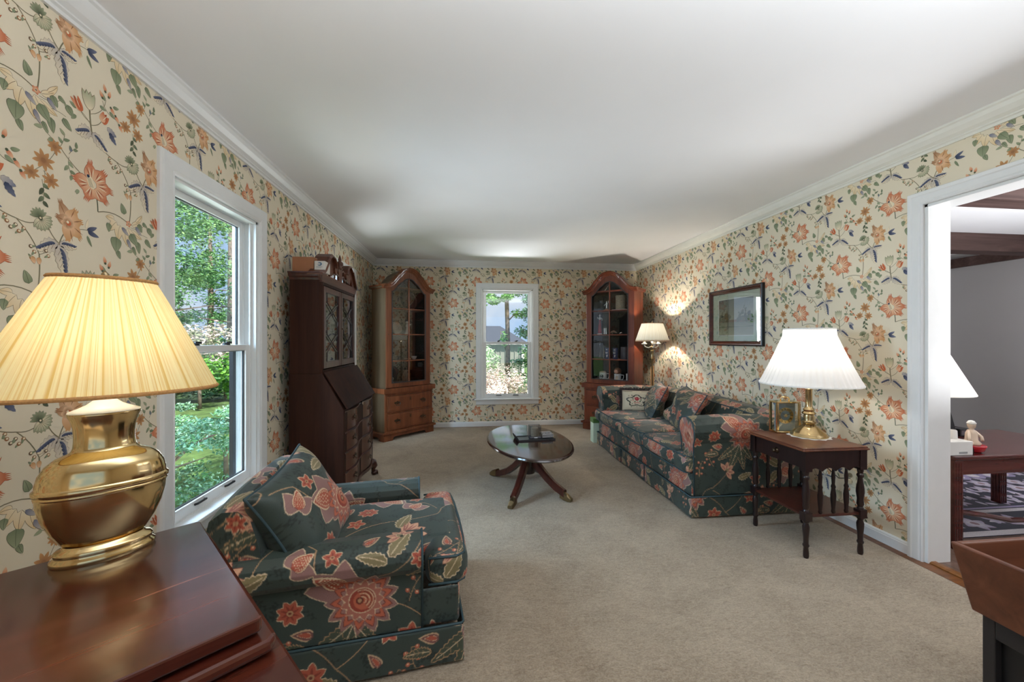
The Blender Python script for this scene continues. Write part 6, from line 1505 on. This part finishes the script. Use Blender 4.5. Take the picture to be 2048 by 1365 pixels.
# close shrub with bare twisting stems under the window
br = [([(0, 0, .0), (-.1, .1, .3), (.12, .28, .55), (.05, .5, .72)], [.03, .026, .018, .008]), ([(-.1, .1, .3), (-.3, .0, .5), (-.5, .1, .66)], [.022, .015, .006]), ([(.12, .28, .55), (.35, .15, .66), (.55, .2, .74)], [.016, .012, .005]),
      ([(.3, .6, 0), (.28, .62, .4), (.42, .8, .6), (.4, 1.0, .75)], [.03, .024, .016, .006]), ([(.28, .62, .4), (.05, .7, .56), (-.2, .6, .68)], [.02, .014, .005]), ([(.42, .8, .6), (.6, .6, .66), (.72, .5, .62)], [.014, .010, .004]), ([(-.1, .1, .3), (.2, -.1, .42), (.45, -.05, .5)], [.016, .012, .004])]
tree('juniper_shrub', 'blue-green feathery shrub with bare stems just outside the near left window', 'shrub', (-3.15, 4.55, GZ), None,
     [(rg.uniform(-.9, .8), rg.uniform(-.9, 1.6), .62 + rg.uniform(-.14, .26), (r, r, r*.35)) for r in [rg.uniform(.16, .30) for _ in range(34)]] + [(rg.uniform(-.8, .8), rg.uniform(-.6, 1.2), .14, (.25, .25, .12)) for _ in range(9)],
     14000, .024, (B1, B2, B3, G1), 8, None, br)
# beyond the back window
mbs = thing('garden_shed', 'grey board-sided garden shed with dark shingle roof behind the back window', 'shed', (2.0, 21., GZ), 0)
M['siding'] = plain('shed_siding', lin(150,150,140), .8, mottle=.06); M['shingle'] = plain('roof_shingle', lin(66,70,80), .9, mottle=.25, sc=22)
mb = MB(); mb.box(-3.2, 1.0, 0, 3, -.3, 1.62)
for k in range(17): mb.box(-3.2 + k * .25, -3.17 + k * .25, -.03, 0, -.3, 1.62)
mb.build('wall', M['siding'], mbs)
mb = MB(); mb.hexa([(-3.5, -.25, 1.58), (1.22, -.25, 1.58), (1.22, 3.25, 1.58), (-3.5, 3.25, 1.58)], [(-3.5, 1.45, 2.5), (-.1, 1.45, 2.5), (-.1, 1.55, 2.5), (-3.5, 1.55, 2.5)]); mb.build('roof', M['shingle'], mbs)
mb = MB(); mb.box(.92, 1.06, -.06, .02, -.3, 1.58); mb.build('corner_board', M['white'], mbs)
tree('maple_tree', 'slender maple trunk with leafy crown in the middle of the back window', 'tree', (1.30, 12.6, GZ), ([(0, 0, 0), (.02, 0, 1.6), (-.02, 0, 3.0), (.02, 0, 5.0)], [.088, .074, .066, .05]),
     [(rg.uniform(-1.3, 1.2), rg.uniform(-.6, .6), 3.25 + rg.uniform(-.1, 1.0), (r, r, r*.6)) for r in [rg.uniform(.22, .42) for _ in range(26)]] + [(rg.uniform(-1.2, .1), rg.uniform(-.3, .3), 3.02 + rg.uniform(-.12, .1), (.22, .2, .12)) for _ in range(9)] + [(.35, 0, 2.55, (.28, .28, .16)), (-.75, 0, 2.95, (.2, .2, .2)), (-.12, -.1, 1.75, (.14, .14, .3))], 5200, .05, (lin(130,182,104), lin(96,152,78), lin(160,204,128)), 9, None,
     [([(0, 0, 2.3), (.2, 0, 2.5), (.6, 0, 2.62)], [.03, .02, .008]), ([(0, 0, 1.3), (-.16, 0, 1.7), (-.22, 0, 2.0)], [.03, .022, .01])])
tree('spruce_tree', 'blue-green spruce at the right edge of the back window', 'tree', (2.05, 12.0, GZ), ([(0, 0, 0), (0, 0, 3.2)], [.08, .03]), [(rg.uniform(-.12, .12) + math.cos(k) * (.62 - .12 * (k // 5)), math.sin(k) * .4, .5 + .5 * (k // 5) + rg.uniform(-.1, .1), (.34, .34, .2)) for k in range(30)], 5200, .05, (B1, B2, G1, G4), 10)
tree('whitened_shrub', 'pink maple shrub with whitening glare in its leaf colours filling the lower half of the back window', 'shrub', (.72, 8.7, GZ), ([(0, 0, 0), (0, 0, .5)], [.04, .03]),
     [(rg.uniform(-.8, .7), rg.uniform(-.4, .4), .45 + rg.uniform(-.3, .42) , (.26, .26, .2)) for _ in range(30)] + [(0, 0, .95, (.45, .4, .25))], 11000, .026, (lin(190,172,166), lin(200,188,182), lin(178,150,144), lin(162,158,140)), 11)  # leaf colours paled to carry the glare
tree('leafy_shrub', 'pale green shrub left of the pink bush at the back window', 'shrub', (.02, 9.8, GZ), ([(0, 0, 0), (0, 0, .6)], [.04, .03]), spread(10, (0.15, 0, 1.15), (.42, .4, .35), .25, .4, .8), 2600, .05, (lin(170,196,160), lin(140,174,130), lin(196,214,184)), 12)
tree('leafy_shrub', 'green shrub at the lower right corner of the back window', 'shrub', (1.62, 8.6, GZ), ([(0, 0, 0), (0, 0, .5)], [.04, .03]), spread(9, (0, 0, .6), (.22, .3, .42), .18, .28, .8), 2200, .035, (lin(120,170,120), lin(150,196,150), G1), 13)
# ------------------------------------------------------------------ camera, light, view
cam = bpy.data.cameras.new('camera'); co = bpy.data.objects.new('camera', cam); COL.objects.link(co)
cam.sensor_width = 36.; cam.lens = 800. * 36. / 2048.; cam.shift_y = -2.5 / 2048.
cam.clip_start = .02; cam.clip_end = 300
th = math.atan(92 / 800.)
co.location = (0, 0, 1.277); co.rotation_euler = (PI / 2, 0, -th)
SC.camera = co
def light(name, kind, loc, power, color=(1,1,1), size=.1, size_y=None, target=None, spread=None):
    l = bpy.data.lights.new(name, kind); l.energy = power; l.color = color
    if kind == 'AREA':
        l.size = size
        if size_y: l.shape = 'RECTANGLE'; l.size_y = size_y
        if spread: l.spread = spread
    elif kind in ('POINT', 'SPOT'): l.shadow_soft_size = size
    elif kind == 'SUN': l.angle = size
    o = bpy.data.objects.new(name, l); COL.objects.link(o); o.location = loc
    if target is not None:
        o.rotation_euler = (Vector(target) - Vector(loc)).to_track_quat('-Z', 'Y').to_euler()
    return o
WARM = (1., .80, .56); DAY = (.90, .95, 1.)
light('brass_lamp_light', 'POINT', BRASS_BULB, 14, (1., .91, .74), .035)
light('end_table_lamp_light', 'POINT', WHITE_BULB, 7, (1., .95, .88), .04)
light('floor_lamp_light', 'POINT', FLOOR_BULB, 90, (1., .90, .76), .04)
light('family_lamp_light', 'POINT', FAMILY_BULB, 4, (1., .95, .9), .05)
# added fill lamp over the camera, then area lamps outside windows adding to daylight
light('fill_uplight_over_camera', 'AREA', (.65, .25, 2.02), 38, (.88, .94, 1.), 2.4, 1.0, (.65, .3, 3))
light('side_window_daylight', 'AREA', (-2.8, 2.1, 1.9), 215, (.50, .75, 1.), 1.7, 1.8, (.8, 3.0, .6))
light('side_window_daylight', 'AREA', (-3.6, 1.6, -.2), 90, (.92, .96, 1.), 2.4, 1.6, (.6, 3.4, 2.6))
light('side_window_daylight', 'AREA', (-2.6, 5.7, .0), 90, (.92, .96, 1.), 1.0, 1.4, (-.2, 4.2, 2.3))
light('side_window_daylight', 'AREA', (-2.3, 6.3, 1.9), 80, (.84, .93, 1.), 1.2, 1.6, (-.9, 4.3, 1.1))
light('back_window_daylight', 'AREA', (-1.4, 7.4, 1.6), 130, DAY, 1.4, 1.6, (.75, 5.6, 1.3))
light('back_window_daylight', 'AREA', (2.7, 7.4, 1.6), 150, DAY, 1.4, 1.6, (.5, 5.6, 1.3))
light('back_window_daylight', 'AREA', (.62, 8.0, -.42), 420, (.95, .97, 1.), 2.4, 1.2, (.65, 4.2, 2.5))
light('family_room_fill', 'AREA', (4.6, 1.0, .9), 130, (.93, .96, 1.), 2.0, 1.6, (4.6, 1.2, 3))  # unseen uplight added to brighten the family room
light('sun', 'SUN', (0, 0, 10), 8.5, (1., .95, .86), .02, target=(-4.2, 3.4, 3.2))
w = bpy.data.worlds.new('sky'); SC.world = w; w.use_nodes = True
nt = w.node_tree; nt.nodes.clear()
tc = nt.nodes.new('ShaderNodeTexCoord'); nz = nt.nodes.new('ShaderNodeTexNoise'); nz.inputs['Scale'].default_value = 5.; nz.inputs['Detail'].default_value = 6.
nt.links.new(tc.outputs['Generated'], nz.inputs['Vector'])
c = ramp(nt, nz.outputs[0], [(.42, lin(172,206,244)), (.66, lin(236,242,250))])
bg = nt.nodes.new('ShaderNodeBackground'); bg.inputs[1].default_value = .85
nt.links.new(c, bg.inputs[0]); wo = nt.nodes.new('ShaderNodeOutputWorld'); nt.links.new(bg.outputs[0], wo.inputs[0])
SC.view_settings.view_transform = 'Standard'; SC.view_settings.look = 'None'
SC.view_settings.exposure = .27; SC.view_settings.gamma = 1.; SC.view_settings.use_curve_mapping = False
try:
    SC.cycles.use_denoising = True; SC.cycles.max_bounces = 10; SC.cycles.diffuse_bounces = 5; SC.cycles.transparent_max_bounces = 16
    SC.cycles.sample_clamp_indirect = 6.
except Exception: pass
